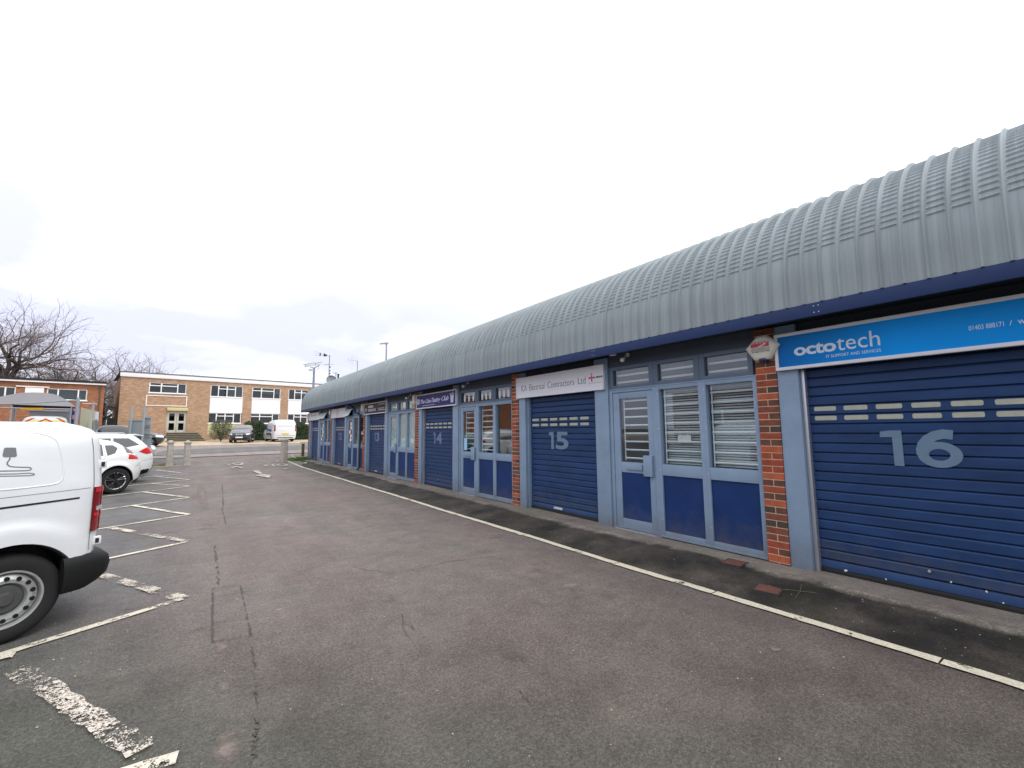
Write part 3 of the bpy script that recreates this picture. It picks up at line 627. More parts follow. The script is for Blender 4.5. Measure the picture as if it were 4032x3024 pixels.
# fascia, soffit, roof, end wall
YA, YB = -3.2, 27.02
XF = 4.95
part(MB().box(XF, XF+.03, YA, YB, 2.70, 2.835), 'fascia', M_fascia, bevel=.004)
part(MB().box(XF+.03, WALL+.3, YA, YB-.02, 2.76, 2.78), 'soffit', M_dark)
for (px, py) in ((3213, 1212), (2335, 1393)):
    p = WX(px, py, XF)
    for dy in (-.02, .02):
        for z in (2.735, 2.80): part(MB().lathe([(0, -.003), (.005, -.002), (.006, .001)], (XF, p.y+dy, z), 'x', 8), 'fixing_bolt', M_alu)
ZR0, RAD = 3.09, 1.18
def rprof():
    P = []; z = 2.835
    P += [(XF+.012, z, 1, 0, 0.0)]
    s = 0
    nv = 3
    for i in range(1, nv+1): P.append((XF+.012, 2.835+(ZR0-2.835)*i/nv, 1, 0, (ZR0-2.835)*i/nv))
    L0 = ZR0-2.835; arc = RAD*R_(88); step = .0155; s = step/2; n = int(arc/step)
    for i in range(1, n+1):
        a = arc*i/n/RAD; P.append((XF+.012+RAD*(1-math.cos(a)), ZR0+RAD*math.sin(a), math.cos(a), -math.sin(a), L0+arc*i/n))
    for i in range(1, 5): P.append((P[-1][0]+1.1, P[-1][1]-.03, 0, -1, P[-1][4]+1.1))
    return P
RP = rprof(); RIB = .156
crimp0 = 3.385
ys = []; y = YA
# rib section over one pitch: (fraction, height, is_pan)
SEC = [(0, 0, 1), (.03, 0, 1), (.30, 0, 1), (.32, 0, .55), (.34, 0, 1), (.62, 0, 1), (.68, .003, .7), (.73, .014, .5), (.77, .028, .1), (.80, .034, 0), (.84, .034, 0), (.87, .028, .1), (.91, .014, .5), (.96, .003, .7)]
cols = []
nr = int((YB-YA)/RIB)
for i in range(nr):
    for f, h, pn in SEC: cols.append((YA+(i+f)*RIB, h, pn))
cols.append((YB, 0, 1))
mb = MB(); vs = []
for (y, h, pn) in cols:
    for j, (x, z, nx, nz, s) in enumerate(RP):
        hh = h*(.85+.25*max(0, min(1, (z-3.2)/.5)))
        if z > crimp0 and nx > .02:
            hh += (.0, .0, .0, .013)[j % 4]*pn if pn != .5 else (.0, .009, .0, .0)[j % 4]
        vs.append((x-nx*hh, y, z-nz*hh))
n = len(RP)
mb.add(vs, [(i*n+j, (i+1)*n+j, (i+1)*n+j+1, i*n+j+1) for i in range(len(cols)-1) for j in range(n-1)])
rf = part(mb, 'roof', M_roof, smooth=28, recalc=False)
# dark end trim and gable
ge = MB(); poly = [(x, z) for x, z, *_ in RP[::3]]+[(RP[-1][0], RP[-1][1])]
ge.prism([(p[0]-.02 if i < 60 else p[0], p[1]+.03) for i, p in enumerate(poly)]+[(poly[-1][0], 2.72), (XF-.02, 2.72)], YB, YB+.05, 'y')
part(ge, 'verge_trim', M_dark)
part(MB().box(WALL+.06, 11.5, YEND-.05, YEND+.16, BASE-.4, 2.76), 'gable_wall', brick_mat('end_wall_brick', 0, (.24, .07, .035), (.15, .05, .03), (.35, .27, .2)))
part(MB().box(11.3, 11.6, YA, YEND, BASE-.4, 4.2), 'rear_wall', MATS['brick_mid'])
part(MB().box(WALL+.25, 11.4, YA+.4, YA+.6, BASE-.3, 4.0), 'near_party_wall', MATS['brick_mid'])
# downpipe by unit 12
dp = MB(); yd = Yn(3)+.33+.12
dp.tube([(XF+.12, Yn(3)+1.35, 2.74), (WALL-.03, Yn(3)+1.2, 2.5), (WALL-.03, Yn(3)+1.15, 2.36), (WALL-.04, yd, 2.24), (WALL-.04, yd, .22), (WALL-.12, yd, .14)], .04, 10)
part(dp, 'downpipe', M_dark, smooth=60)
# ------------------------------------------------------------------ signs above the shutters
def sign(name, label, k, face, frame, yl=None, yr=None, fw_=.035, z0=2.23, z1=2.64, X=WALL-.045):
    y1 = Yn(k)-.0 if yl is None else yl; y0 = Yn(k-1)+.225+2.325 if yr is None else yr
    t = thing(name, label, 'shop sign', (X, (y0+y1)/2, z0), 0, 'shop signs over the shutters')
    f = MB(); f.box(X, X+.055, y0, y1, z0, z0+fw_); f.box(X, X+.055, y0, y1, z1-fw_, z1); f.box(X, X+.055, y0, y0+fw_, z0+fw_, z1-fw_); f.box(X, X+.055, y1-fw_, y1, z0+fw_, z1-fw_)
    f.build('frame', frame, t, off=t, bevel=.004)
    MB().box(X+.012, X+.05, y0+fw_, y1-fw_, z0+fw_, z1-fw_).build('face', face, t, off=t)
    return t, y0, y1, X+.012
def onsign(t, mb, name, m): return mb.build(name, m, t, off=t)
# a printed blue panel; shading toward its ends is painted into the blue
Mb = mat('shaded_blue_print', (.0, .15, .56), .45, spec=.15); nt = Mb.node_tree; bs_ = nt.nodes['Principled BSDF']
tc = nt.nodes.new('ShaderNodeTexCoord'); sp = nt.nodes.new('ShaderNodeSeparateXYZ'); cr = nt.nodes.new('ShaderNodeValToRGB'); mr = nt.nodes.new('ShaderNodeMapRange')
nt.links.new(tc.outputs['Object'], sp.inputs[0]); nt.links.new(sp.outputs[1], mr.inputs[0]); mr.inputs[1].default_value = 1.2; mr.inputs[2].default_value = -1.2
cr.color_ramp.elements[0].color = (.0, .13, .42, 1); cr.color_ramp.elements[1].color = (.0, .26, .68, 1); e = cr.color_ramp.elements.new(.45); e.color = (.0, .31, .85, 1)
nt.links.new(mr.outputs[0], cr.inputs[0]); nt.links.new(cr.outputs[0], bs_.inputs['Base Color'])
t, y0, y1, X = sign('shop_sign', 'bright blue sign reading octotech IT support and services', 0, Mb, mat('sign_frame_white', (.72, .72, .74), .4), yl=2.215, yr=-.16)
M_ltr = mat('pale_lettering', (.66, .76, .84), .5)
mb = MB(); a = WX(3125, 1371, X); b_ = WX(3287, 1352, X); c_ = WX(3464, 1330, X)
zo = 2.372; text_wall(mb, 'octo', X, a.y, b_.y-.01, zo, zo+.115, bold=.03, space=.95)
text_wall(mb, 'tech', X, b_.y-.015, c_.y, zo, zo+.155, space=1.0)
onsign(t, mb, 'lettering', M_ltr)
mb = MB(); a = WX(3253, 1397, X); text_wall(mb, 'IT SUPPORT AND SERVICES', X, a.y, c_.y, 2.312, 2.342, space=1.05); onsign(t, mb, 'lettering', M_ltr)
mb = MB(); a = WX(3818, 1325, X); b_ = WX(3957, 1308, X)
text_wall(mb, '01403 888171', X, a.y, b_.y, 2.40, 2.44); text_wall(mb, '/', X, b_.y-.03, b_.y-.045, 2.40, 2.44); text_wall(mb, 'www', X, b_.y-.075, b_.y-.2, 2.40, 2.435); onsign(t, mb, 'lettering', M_ltr)
M_sgw = mat('white_sign_face', (.72, .73, .76), .35, noise=(1.5, .04))
t, y0, y1, X = sign('shop_sign', 'white sign reading ICA Electrical Contractors Ltd', 1, M_sgw, M_white, fw_=.018, yl=Yn(1)+.02)
M_ink = mat('dark_lettering', (.06, .07, .075), .5); M_redv = mat('red_vinyl', (.55, .02, .02), .4)
mb = MB(); a = WX(1950+190/1.8433, 1530, X); b_ = WX(1950+655/1.8433, 1490, X)
wds = [('ICA', 0, .095), ('Electrical', .145, .40), ('Contractors', .45, .845), ('Ltd', .90, 1.0)]
for w_, u0, u1 in wds:
    text_wall(mb, w_, X, a.y+(b_.y-a.y)*u0, a.y+(b_.y-a.y)*u1, 2.365, 2.48, bold=-.012)
onsign(t, mb, 'lettering', M_ink)
mb = MB(); q = WX(2330, 1487, X); yc = q.y

for q in ((-.013, .013, 2.38, 2.485), (.022, .072, 2.43, 2.458), (-.075, -.022, 2.43, 2.458)): onsign(t, MB().box(X-.003, X, yc+q[0], yc+q[1], q[2], q[3]), 'logo', M_redv)
onsign(t, MB().lathe([(0, -.003), (.013, -.003), (.013, 0)], (X, yc, 2.507), 'x', 12), 'logo_dot', M_ink)
for a_, b2 in ((-.155, -.10), (-.19, -.165), (-.255, -.2)): onsign(t, MB().box(X-.003, X, yc+a_, yc+b2, 2.432, 2.46), 'logo_block', M_ink)
mb = MB(); text_wall(mb, 'approved contractor', X, yc+.075, yc-.255, 2.348, 2.362); onsign(t, mb, 'logo_lettering', M_ink)
M_dblue = mat('royal_blue_print', (.012, .014, .14), .35, noise=(1.2, .2), spec=.3); M_lil = mat('pale_lilac_lettering', (.62, .65, .85), .5)
t, y0, y1, X = sign('shop_sign', 'dark blue sign with handwritten The Cake Tasting Club and a cup drawing', 2, M_dblue, M_white, fw_=.03, yl=Yn(2)+.05, yr=Yn(1)+.225+2.30)
mb = MB(); L_ = y1-y0
for w_, u0, u1, z0, z1 in (('The', .11, .235, 2.375, 2.49), ('Cake', .25, .40, 2.375, 2.49), ('Tasting', .41, .64, 2.34, 2.50), ('Club', .66, .83, 2.385, 2.51)):
    text_wall(mb, w_, X, y1-L_*u0, y1-L_*u1, z0, z1, bold=.016, shear=.45, space=.82)
onsign(t, mb, 'lettering', M_lil)
mb = MB(); mb.box(X-.002, X, y1-L_*.17, y1-L_*.36, 2.305, 2.318); mb.box(X-.002, X, y1-L_*.375, y1-L_*.50, 2.31, 2.323); onsign(t, mb, 'small_lettering', M_lil)
mb = MB(); mb.lathe([(0, -.003), (.085, -.003), (.085, 0)], (X, y1-L_*.055, 2.44), 'x', 20); onsign(t, mb, 'round_badge', M_lil)
mb = MB(); text_wall(mb, '3', X-.003, y1-L_*.045, y1-L_*.07, 2.40, 2.48); onsign(t, mb, 'badge_mark', M_dblue)
yc = y1-L_*.905; mb = MB(); mb.prism([(yc+.095, 2.50), (yc-.095, 2.50), (yc-.065, 2.31), (yc+.065, 2.31)], X-.003, X)
el = [(yc+.11*math.cos(a), 2.525+.024*math.sin(a)) for a in frange(0, 6.2832, 20)[:-1]]; mb.tube([(X-.003, p[0], p[1]) for p in el+el[:1]], .009, 5); mb.tube([(X-.004, yc+.0, 2.52), (X-.004, yc-.07, 2.60)], .007, 5)
onsign(t, mb, 'cup_drawing', M_lil)
M_char = mat('charcoal_sign_face', (.012, .013, .022), .4, spec=.3)
t, y0, y1, X = sign('shop_sign', 'black sign with white lettering and a badge in a white frame', 3, M_char, M_white, fw_=.03, yl=Yn(3)+.03)
L_ = y1-y0; mb = MB(); mb.box(X-.002, X, y1-L_*.2, y1-L_*.44, 2.47, 2.55); text_wall(mb, 'WINDOWS', X, y1-L_*.2, y1-L_*.56, 2.33, 2.43, bold=.03)
mb.box(X-.002, X, y1-L_*.66, y1-L_*.95, 2.545, 2.565); mb.box(X-.002, X, y1-L_*.66, y1-L_*.93, 2.40, 2.42); mb.box(X-.002, X, y1-L_*.66, y1-L_*.95, 2.34, 2.36); mb.lathe([(.0, -.003), (.06, -.003), (.06, 0)], (X, y1-L_*.1, 2.41), 'x', 16)
onsign(t, mb, 'lettering', mat('white_lettering', (.6, .6, .62), .5))
t, y0, y1, X = sign('shop_sign', 'plain white sign with a faint peach emblem in its middle', 4, M_sgw, M_white, fw_=.012, yl=Yn(4)+.03)
yc = y1-(y1-y0)*.45; mb = MB(); el = [(yc+.13*math.cos(a), 2.43+.15*math.sin(a)) for a in frange(0, 6.2832, 24)[:-1]]; mb.tube([(X-.001, p[0], p[1]) for p in el+el[:1]], .007, 5)
text_wall(mb, 'B', X, yc+.06, yc-.06, 2.36, 2.50, bold=.03); mb.box(X-.002, X, yc+.15, yc-.15, 2.575, 2.59); onsign(t, mb, 'emblem', mat('peach_print', (.62, .42, .33), .5))
t, y0, y1, X = sign('shop_sign', 'white sign with small grey lettering over the farthest shutter', 5, M_sgw, M_white, fw_=.012, yl=Yn(5)+.1)
mb = MB()
for u0, u1 in ((.25, .29), (.31, .36), (.38, .43), (.48, .53), (.55, .6), (.66, .69), (.71, .75)): mb.box(X-.002, X, y1-(y1-y0)*u0, y1-(y1-y0)*u1, 2.46, 2.53)
onsign(t, mb, 'lettering', mat('grey_lettering', (.3, .3, .33), .5))
# ------------------------------------------------------------------ alarm boxes, lamps and cameras on the front
M_cream = mat('cream_plastic', (.66, .64, .54), .4)
def hexbox(yc, zc, X, sy, sz, th, label, redlabel=False, shape='hex'):
    t = thing('alarm_box', label, 'alarm box', (X+th, yc, zc), 0, 'alarm boxes on the pillars'); mb = MB()
    pg = [(-.28, 1), (.3, 1), (1, .1), (.45, -.95), (-.5, -.95), (-1, .05)] if shape == 'hex' else [(-1, 1), (1, 1), (1, -1), (-1, -1)]
    A = [(X+th, yc-p[0]*sy, zc+p[1]*sz) for p in pg]; Bq = [(X+.02, yc-p[0]*sy, zc+p[1]*sz) for p in pg]; Cq = [(X, yc-p[0]*sy*.82, zc+p[1]*sz*.82) for p in pg]; n = len(pg)
    mb.add(A+Bq+Cq, [(i, (i+1) % n, n+(i+1) % n, n+i) for i in range(n)]+[(n+i, n+(i+1) % n, 2*n+(i+1) % n, 2*n+i) for i in range(n)]+[tuple(2*n+i for i in range(n))])
    mb.build('cover', M_cream, t, off=t, bevel=.004)
    return t
hp = WX(2997, 1369, WALL-.09)
t = hexbox(hp.y, hp.z, WALL-.09, .185, .145, .09, 'cream hexagonal alarm box with red Direct Security label beside blue sign')
X = WALL-.0905; mb = MB(); yl, yr, zt, zb = hp.y+.115, hp.y-.085, hp.z+.07, hp.z+.012
mb.box(X-.001, X, yr, yl, zb, zt); mb.build('red_label', M_redv, t, off=t)
mb = MB(); text_wall(mb, 'D I R E C T', X-.001, yl-.008, yr+.008, zt-.02, zt-.004, bold=.02)
mb.add([(X-.003, yl-.07, zb+.002), (X-.003, yr+.055, zb+.028), (X-.003, yr+.06, zb+.036), (X-.003, yr+.025, zb+.04), (X-.003, yr+.045, zb+.014), (X-.003, yr+.05, zb+.022), (X-.003, yr+.08, zb+.002)], [tuple(range(7))]); mb.build('label_lettering', M_paper, t, off=t)
mb = MB(); text_wall(mb, 'S E C U R I T Y', X, yl-.01, yr, zb-.018, zb-.005, bold=.01); text_wall(mb, 'PARTNERSHIP LTD', X, yl-.005, yr-.005, zb-.032, zb-.022); mb.box(X-.001, X, yr-.005, yl, zb-.041, zb-.037); text_wall(mb, '01403 271746', X, yl-.01, yr-.005, zb-.064, zb-.047, bold=.02); mb.build('label_lettering', M_ink, t, off=t)
MB().lathe([(0, -.02), (.035, -.015), (.05, .01), (.05, .03)], (WALL-.045, hp.y, hp.z-.155), 'z', 16).build('strobe', mat('blue_strobe', (.02, .02, .08), .2), t, off=t)
for k, lb, sh_, dz in ((2, 'tall cream alarm box between the black sign and the cake club sign', 'box', .0), (3, 'tall cream alarm box left of the black sign near the downpipe', 'box', .0), (4, 'pointed cream alarm box on pillar left of peach emblem sign', 'hex', 0), (5, 'pale alarm box at the far left end of the row', 'hex', 0)):
    yy = Yn(k)+.16; t = hexbox(yy, 2.53-(.05 if k == 5 else 0), WALL-.10, .075 if sh_ == 'box' else .13, .14, .10, lb, shape=sh_)
def wcam(px, py, lb, kind='bullet'):
    p = WX(px, py, WALL-.06); t = thing('security_camera', lb, 'security camera', (WALL+.03, p.y, p.z+.08), 0, 'small white cameras on the front'); p0 = Vector((WALL+.03, p.y, p.z+.09))
    MB().lathe([(0, -.02), (.03, -.018), (.035, .0)], p0, 'x', 14).build('mount', M_white, t, off=t, smooth=40)
    MB().tube([p0, p0+Vector((-.06, 0, -.02)), p0+Vector((-.08, 0, -.07))], .011, 8).build('arm', M_white, t, off=t, smooth=60)
    c0 = p0+Vector((-.08, .03, -.08)); MB().tube([c0, c0+Vector((-.05, -.03, -.01)), c0+Vector((-.09, -.06, -.02)), c0+Vector((-.10, -.065, -.022))], [.02, .034, .034, .022], 14).build('body', M_white, t, off=t, smooth=50)
wcam(2458, 1417, 'white camera under the eaves left of the ICA door windows'); wcam(1832, 1520, 'white camera under eaves above the cup stickers'); wcam(1607, 1567, 'white camera above the frosted windows beside cream alarm box')
t = thing('soffit_lamp', 'small round white lamp under the eaves by unit fifteen', 'lamp', (5.15, 4.45, 2.76)); MB().lathe([(0, -.045), (.05, -.04), (.06, 0)], (5.15, 4.45, 2.76), 'z', 16).build('lens', M_white, t, off=t, smooth=50)
#PART3
# ------------------------------------------------------------------ vehicles: stacks of rounded plan sections
def lerpkeys(keys, z):
    if z <= keys[0][0]: return keys[0][1:]
    for a, b in zip(keys, keys[1:]):
        if z <= b[0]:
            t = (z-a[0])/(b[0]-a[0]); return tuple(a[i]+(b[i]-a[i])*t for i in range(1, len(a)))
    return keys[-1][1:]
class Car:
    """x forward from the rear axle, y left, z up. keys = (z, x_rear, x_front, half_width)"""
    def __init__(s, keys, n=12, m_=6, wb=2.6, wr=.33, arch=.39, flare=.02, crown=1):
        s.keys = keys; s.n = n; s.m = m_; s.wb = wb; s.wr = wr; s.arch = arch; s.flare = flare; s.crown = crown; s.fw = .12 if wb < 2.9 else .19
        # smooth the key stack
        z0, z1 = keys[0][0], keys[-1][0]; s.N = 44
        raw = [(z0+(z1-z0)*i/s.N,)+tuple(lerpkeys(keys, z0+(z1-z0)*i/s.N)) for i in range(s.N+1)]
        for _ in range(2):
            raw = [raw[0]]+[(b[0],)+tuple((a[i]+2*b[i]+c[i])/4 for i in range(1, 4)) for a, b, c in zip(raw, raw[1:], raw[2:])]+[raw[-1]]
        s.st = raw
    def side(s, x, z, off=0.0):
        xr, xf, w = lerpkeys(s.st, z); c = (xr+xf)/2; a = (xf-xr)/2; u = min(.9999, abs((x-c)/a)); y = w*(1-u**s.n)**(1/s.m)
        for ax in (0, s.wb):
            d = math.hypot(x-ax, z-s.wr); t_ = max(0, min(1, (s.arch+s.fw-d)/.07)); y += s.flare*t_*t_*(3-2*t_) if u < .97 and z < s.wr+s.arch+.35 else 0
        return y+off
    def end(s, y, z, rear=True, off=0.0):
        xr, xf, w = lerpkeys(s.st, z); c = (xr+xf)/2; a = (xf-xr)/2; u = min(.9999, abs(y/w)); d = a*(1-u**s.m)**(1/s.n)
        return (c-d-off) if rear else (c+d+off)
    def ring(s, z):
        xr, xf, w = lerpkeys(s.st, z); c = (xr+xf)/2; a = (xf-xr)/2; pts = []
        us = [-.96+1.92*i/56 for i in range(57)]
        for u in us: pts.append((c+a*u, s.side(c+a*u, z)))
        yc = [.985, .94, .86, .72, .5, .25, 0, -.25, -.5, -.72, -.86, -.94, -.985]
        ymax = (1-.96**s.n)**(1/s.m)
        for q in yc: pts.append((s.end(q*ymax*w, z, False), q*ymax*w))
        for u in reversed(us): pts.append((c+a*u, -s.side(c+a*u, z)))
        for q in reversed(yc): pts.append((s.end(q*ymax*w, z, True), q*ymax*w))
        return pts
    def body(s, parent, m, arches=True):
        vs = []; fs = []; R0 = None
        for (z, *_q) in s.st:
            r = s.ring(z); R0 = len(r); vs += [(x, y, z) for x, y in r]
        n = R0; L = len(s.st)
        for i in range(L-1):
            for k in range(n): fs.append((i*n+k, i*n+(k+1) % n, (i+1)*n+(k+1) % n, (i+1)*n+k))
        # roof crown
        z, xr, xf, w = s.st[-1]; c = ((xr+xf)/2, 0)
        base = (L-1)*n
        for q, (f, dz) in enumerate(((.8, .018), (.5, .032), (.2, .038))):
            vs += [(c[0]+(vs[base+k][0]-c[0])*f, vs[base+k][1]*f, z+dz*s.crown) for k in range(n)]
            o = (L-1+q)*n
            for k in range(n): fs.append((o+k, o+(k+1) % n, o+n+(k+1) % n, o+n+k))
        fs.append(tuple((L+2)*n+k for k in range(n))); fs.append(tuple(reversed(range(n))))
        mb = MB(); mb.add(vs, fs); o = mb.build('body', m, parent)
        if arches:
            cu = MB()
            for ax in (0, s.wb): cu.lathe([(0, -1.3), (s.arch, -1.3), (s.arch, 1.3), (0, 1.3)], (ax, 0, s.wr+.01), 'y', 48)
            cut = cu.build('cut', m); md = o.modifiers.new('b', 'BOOLEAN'); md.object = cut; md.operation = 'DIFFERENCE'; md.solver = 'EXACT'
            cut.parent = parent; bpy.context.view_layer.update()
            dg = bpy.context.evaluated_depsgraph_get(); me = bpy.data.meshes.new_from_object(o.evaluated_get(dg)); o.modifiers.clear(); o.data = me
            bpy.data.objects.remove(cut)
        o.data.shade_smooth(); o.data.set_sharp_from_angle(angle=R_(38))
        ln = MB(); ln.box(-.5, s.wb+.5, -.55, .55, s.st[0][0]-.02, s.wr+s.arch*.8); ln.build('underbody', M_black, parent)
        return o
    def patch(s, outlines, off=.004, wall=.02, sub=3):
        """outlines: list of (mode, pts): 'L','R' side pts (x,z);  'B','F' end pts (y,z)"""
        mb = MB()
        for mode, pts in outlines:
            bm = bmesh.new(); vv = [bm.verts.new((p[0], p[1], 0)) for p in pts]; bm.faces.new(vv); bmesh.ops.triangulate(bm, faces=bm.faces)
            for _ in range(sub):
                lim = max(.03, .12/(1+_)); es = [e for e in bm.edges if e.calc_length() > lim]
                if es: bmesh.ops.subdivide_edges(bm, edges=es, cuts=1); bmesh.ops.triangulate(bm, faces=[f for f in bm.faces if len(f.verts) > 3])
            def mp(p, of):
                if mode == 'L': return (p.x, s.side(p.x, p.y)+of, p.y)
                if mode == 'R': return (p.x, -s.side(p.x, p.y)-of, p.y)
                if mode == 'B': return (s.end(p.x, p.y, True)-of, p.x, p.y)
                return (s.end(p.x, p.y, False)+of, p.x, p.y)
            bm.verts.index_update(); nv = len(bm.verts)
            vs = [mp(v.co, off) for v in bm.verts]; fs = [tuple(v.index for v in f.verts) for f in bm.faces]
            be = [e for e in bm.edges if len(e.link_faces) == 1]; wm = {}
            for e in be:
                for v in e.verts:
                    if v.index not in wm: wm[v.index] = len(vs); vs.append(mp(v.co, off-wall))
                a, b = e.verts[0].index, e.verts[1].index; fs.append((a, b, wm[b], wm[a]))
            mb.add(vs, fs); bm.free()
        return mb
    def seam(s, mode, pts, w=.006, off=.002):
        mb = MB(); P = []
        for a, b in zip(pts, pts[1:]):
            n = max(1, int(math.hypot(b[0]-a[0], b[1]-a[1])/.05)); P += [(a[0]+(b[0]-a[0])*t/n, a[1]+(b[1]-a[1])*t/n) for t in range(n)]
        P.append(pts[-1]); vs = []
        for i, p in enumerate(P):
            q = P[min(i+1, len(P)-1)]; r = P[max(i-1, 0)]; d = Vector((q[0]-r[0], q[1]-r[1])).normalized(); nn = Vector((-d.y, d.x))*w/2
            for sg in (-1, 1):
                x, z = p[0]+nn.x*sg, p[1]+nn.y*sg
                vs.append((x, s.side(x, z)+off, z) if mode == 'L' else (x, -s.side(x, z)-off, z) if mode == 'R' else (s.end(x, z, mode == 'B')-off*(1 if mode == 'B' else -1), x, z))
        mb.add(vs, [(2*i, 2*i+1, 2*i+3, 2*i+2) for i in range(len(P)-1)]); return mb
    def wheels(s, parent, style='steel', width=.21, y=.80, rr=.21):
        for ax in (s.wb, 0):
            for sg in (1, -1):
                R = s.wr; yo = y*sg; w = width
                def L(prof): return [(r, (h)*sg) for r, h in prof]
                t = MB(); t.lathe(L([(rr, 0), (rr+.01, .004), (R*.80, .008), (R-.035, .004), (R-.012, -.014), (R, -.04), (R, -w+.04), (R-.03, -w), (rr, -w)]), (ax, yo, R), 'y', 48)
                o = t.build('wheel', M_tyre, parent, smooth=40)
                rb = MB()
                if style == 'steel':
                    rb.lathe(L([(rr+.002, .006), (rr-.012, .004), (rr-.02, -.03), (rr*.90, -.045), (rr*.86, -.02), (rr*.70, .0), (rr*.58, -.004), (rr*.53, -.03)]), (ax, yo, R), 'y', 48); rb.build('rim', M_rim, o, smooth=35)
                    hb = MB(); hb.lathe(L([(rr*.53, -.03), (rr*.45, -.012), (rr*.25, -.01), (rr*.2, .006), (0, .008)]), (ax, yo, R), 'y', 32); hb.build('hub', mat('dusty_black_hub', (.06, .062, .06), .7, noise=(9, .3)), o, smooth=35)
                    hl = MB()
                    for k in range(14):
                        a = 2*math.pi*(k+.5)/14; c = (ax+rr*.725*math.cos(a), yo+.003*sg, R+rr*.725*math.sin(a)); hl.lathe([(0, 0.0), (.0165, 0.0), (.0175, -.012*sg)], c, 'y', 14)
                    hl.build('rim_hole', M_blackg, o)
                    va = MB(); a = R_(35); va.tube([(ax+rr*.96*math.cos(a), yo-.01*sg, R+rr*.96*math.sin(a)), (ax+rr*.86*math.cos(a), yo+.012*sg, R+rr*.86*math.sin(a))], .005, 6); va.build('valve', M_black, o)
                else:
                    rb.lathe(L([(rr+.002, .008), (rr-.008, .009), (rr-.014, .003)]), (ax, yo, R), 'y', 48)
                    dk = MB(); dk.lathe(L([(rr-.01, .0), (rr-.02, -.05), (rr*.4, -.07), (0, -.07)]), (ax, yo, R), 'y', 40)
                    sp_ = MB()
                    for k in range(5):
                        for da in (-.17, .17):
                            a = 2*math.pi*k/5+math.pi/2; a1 = a+da; a2 = a+da*.55
                            d0 = Vector((math.cos(a2), 0, math.sin(a2))); d1 = Vector((math.cos(a1), 0, math.sin(a1))); c = Vector((ax, yo, R))
                            sp_.tube([c+d0*.04+Vector((0, -.012*sg, 0)), c+d1*(rr-.012)+Vector((0, .0, 0))], [.017, .013], 6)
                            if style == 'black': rb.tube([c+d1*(rr-.035)+Vector((0, .012*sg, 0)), c+d1*(rr-.008)+Vector((0, .012*sg, 0))], .005, 5)
                    sp_.lathe(L([(.05, -.03), (.045, .0), (.02, .006), (0, .006)]), (ax, yo, R), 'y', 20)
                    rb.build('rim', M_chrome if style == 'black' else M_alu, o, smooth=35); dk.build('barrel', M_black, o); sp_.build('spoke', M_rimb if style == 'black' else M_alu, o, smooth=40)
def place(t, P, fwd_az):
    a = R_(fwd_az); t.location = P; t.rotation_euler = (0, 0, math.atan2(math.cos(a), math.sin(a)))
def wheel_root(px, py, az, car, ytyre):
    """root position so that the left rear tyre face touches the ground at the photographed point"""
    p = G(px, py); a = R_(az); f = Vector((math.sin(a), math.cos(a), 0)); l = Vector((-f.y, f.x, 0))
    return Vector((p.x, p.y, terr(p.x, p.y)))-l*ytyre
AZ = 62+180
def rect(x0, x1, z0, z1): return [(x0, z0), (x1, z0), (x1, z1), (x0, z1)]
# --- near white electric van
van = Car([(.26, -.54, 3.80, .90), (.42, -.58, 3.88, .935), (.75, -.60, 3.86, .95), (1.0, -.60, 3.62, .95), (1.15, -.60, 3.25, .945), (1.35, -.59, 2.85, .92), (1.50, -.575, 2.45, .90), (1.58, -.56, 2.2, .885), (1.64, -.53, 2.05, .86), (1.68, -.49, 1.9, .82), (1.70, -.43, 1.7, .76), (1.71, -.36, 1.45, .68)], n=26, m_=7, wb=3.0, wr=.335, arch=.405, flare=.022, crown=.2)
vt = thing('parked_van', 'white electric panel van at near left with plug drawing and black rear bumper', 'van', group='cars and vans parked in the angled bays')
vb = wheel_root(15, 2540, AZ, van, .915); vb -= Vector((math.sin(R_(62)), math.cos(R_(62)), 0))*.02; place(vt, vb, AZ)
MW = (Matrix.Translation(vt.location) @ Euler(vt.rotation_euler).to_matrix().to_4x4()).inverted()
def onvan(px, py, car=van, Mi=None):                   # where the photographed point lies on the van's side
    Mi = Mi or MW; v = (Mi.to_3x3() @ ray(px, py)); e = Mi @ EYE; y = .93
    for _ in range(6):
        t = (y-e.y)/v.y; x = e.x+v.x*t; z = e.z+v.z*t; y = car.side(x, max(.3, min(1.88, z)))
    return (x, z)
def v1(x, y): return onvan(x/1.93, 1700+y/1.93)
van.body(vt, M_vanwhite); van.wheels(vt, 'steel', .22, .915, .213)
gr = MB()
for part_ in ([(130, 122), (118, 120), (40, 120), (26, 128), (19, 180), (24, 192), (40, 194), (112, 192), (130, 186)],): pass
pl = [v1(*p) for p in [(122, 124), (114, 120), (42, 120), (30, 128), (19, 178), (22, 190), (34, 194), (116, 192), (129, 184)]]
van.patch([('L', pl)], off=.0015, wall=.001, sub=1).build('plug_graphic', mat('grey_vinyl', (.16, .165, .17), .5), vt)
cord = [(76, 194), (72, 212), (56, 232), (55, 248), (72, 262), (110, 268), (180, 270), (225, 271), (240, 280), (232, 290), (200, 296), (100, 297), (0, 299)]
van.seam('L', [v1(*p) for p in cord]+[(v1(0, 299)[0]+.8, v1(0, 299)[1])], .0085, .0015).build('cord_graphic', MATS['grey_vinyl'], vt)
cord = [(0, 322), (120, 320), (220, 314), (262, 320), (262, 327), (230, 333), (120, 336), (0, 338)]
van.seam('L', [(v1(0, 322)[0]+.8, v1(0, 322)[1])]+[v1(*p) for p in cord]+[(v1(0, 338)[0]+.8, v1(0, 338)[1])], .0075, .0015).build('cord_graphic', MATS['grey_vinyl'], vt)
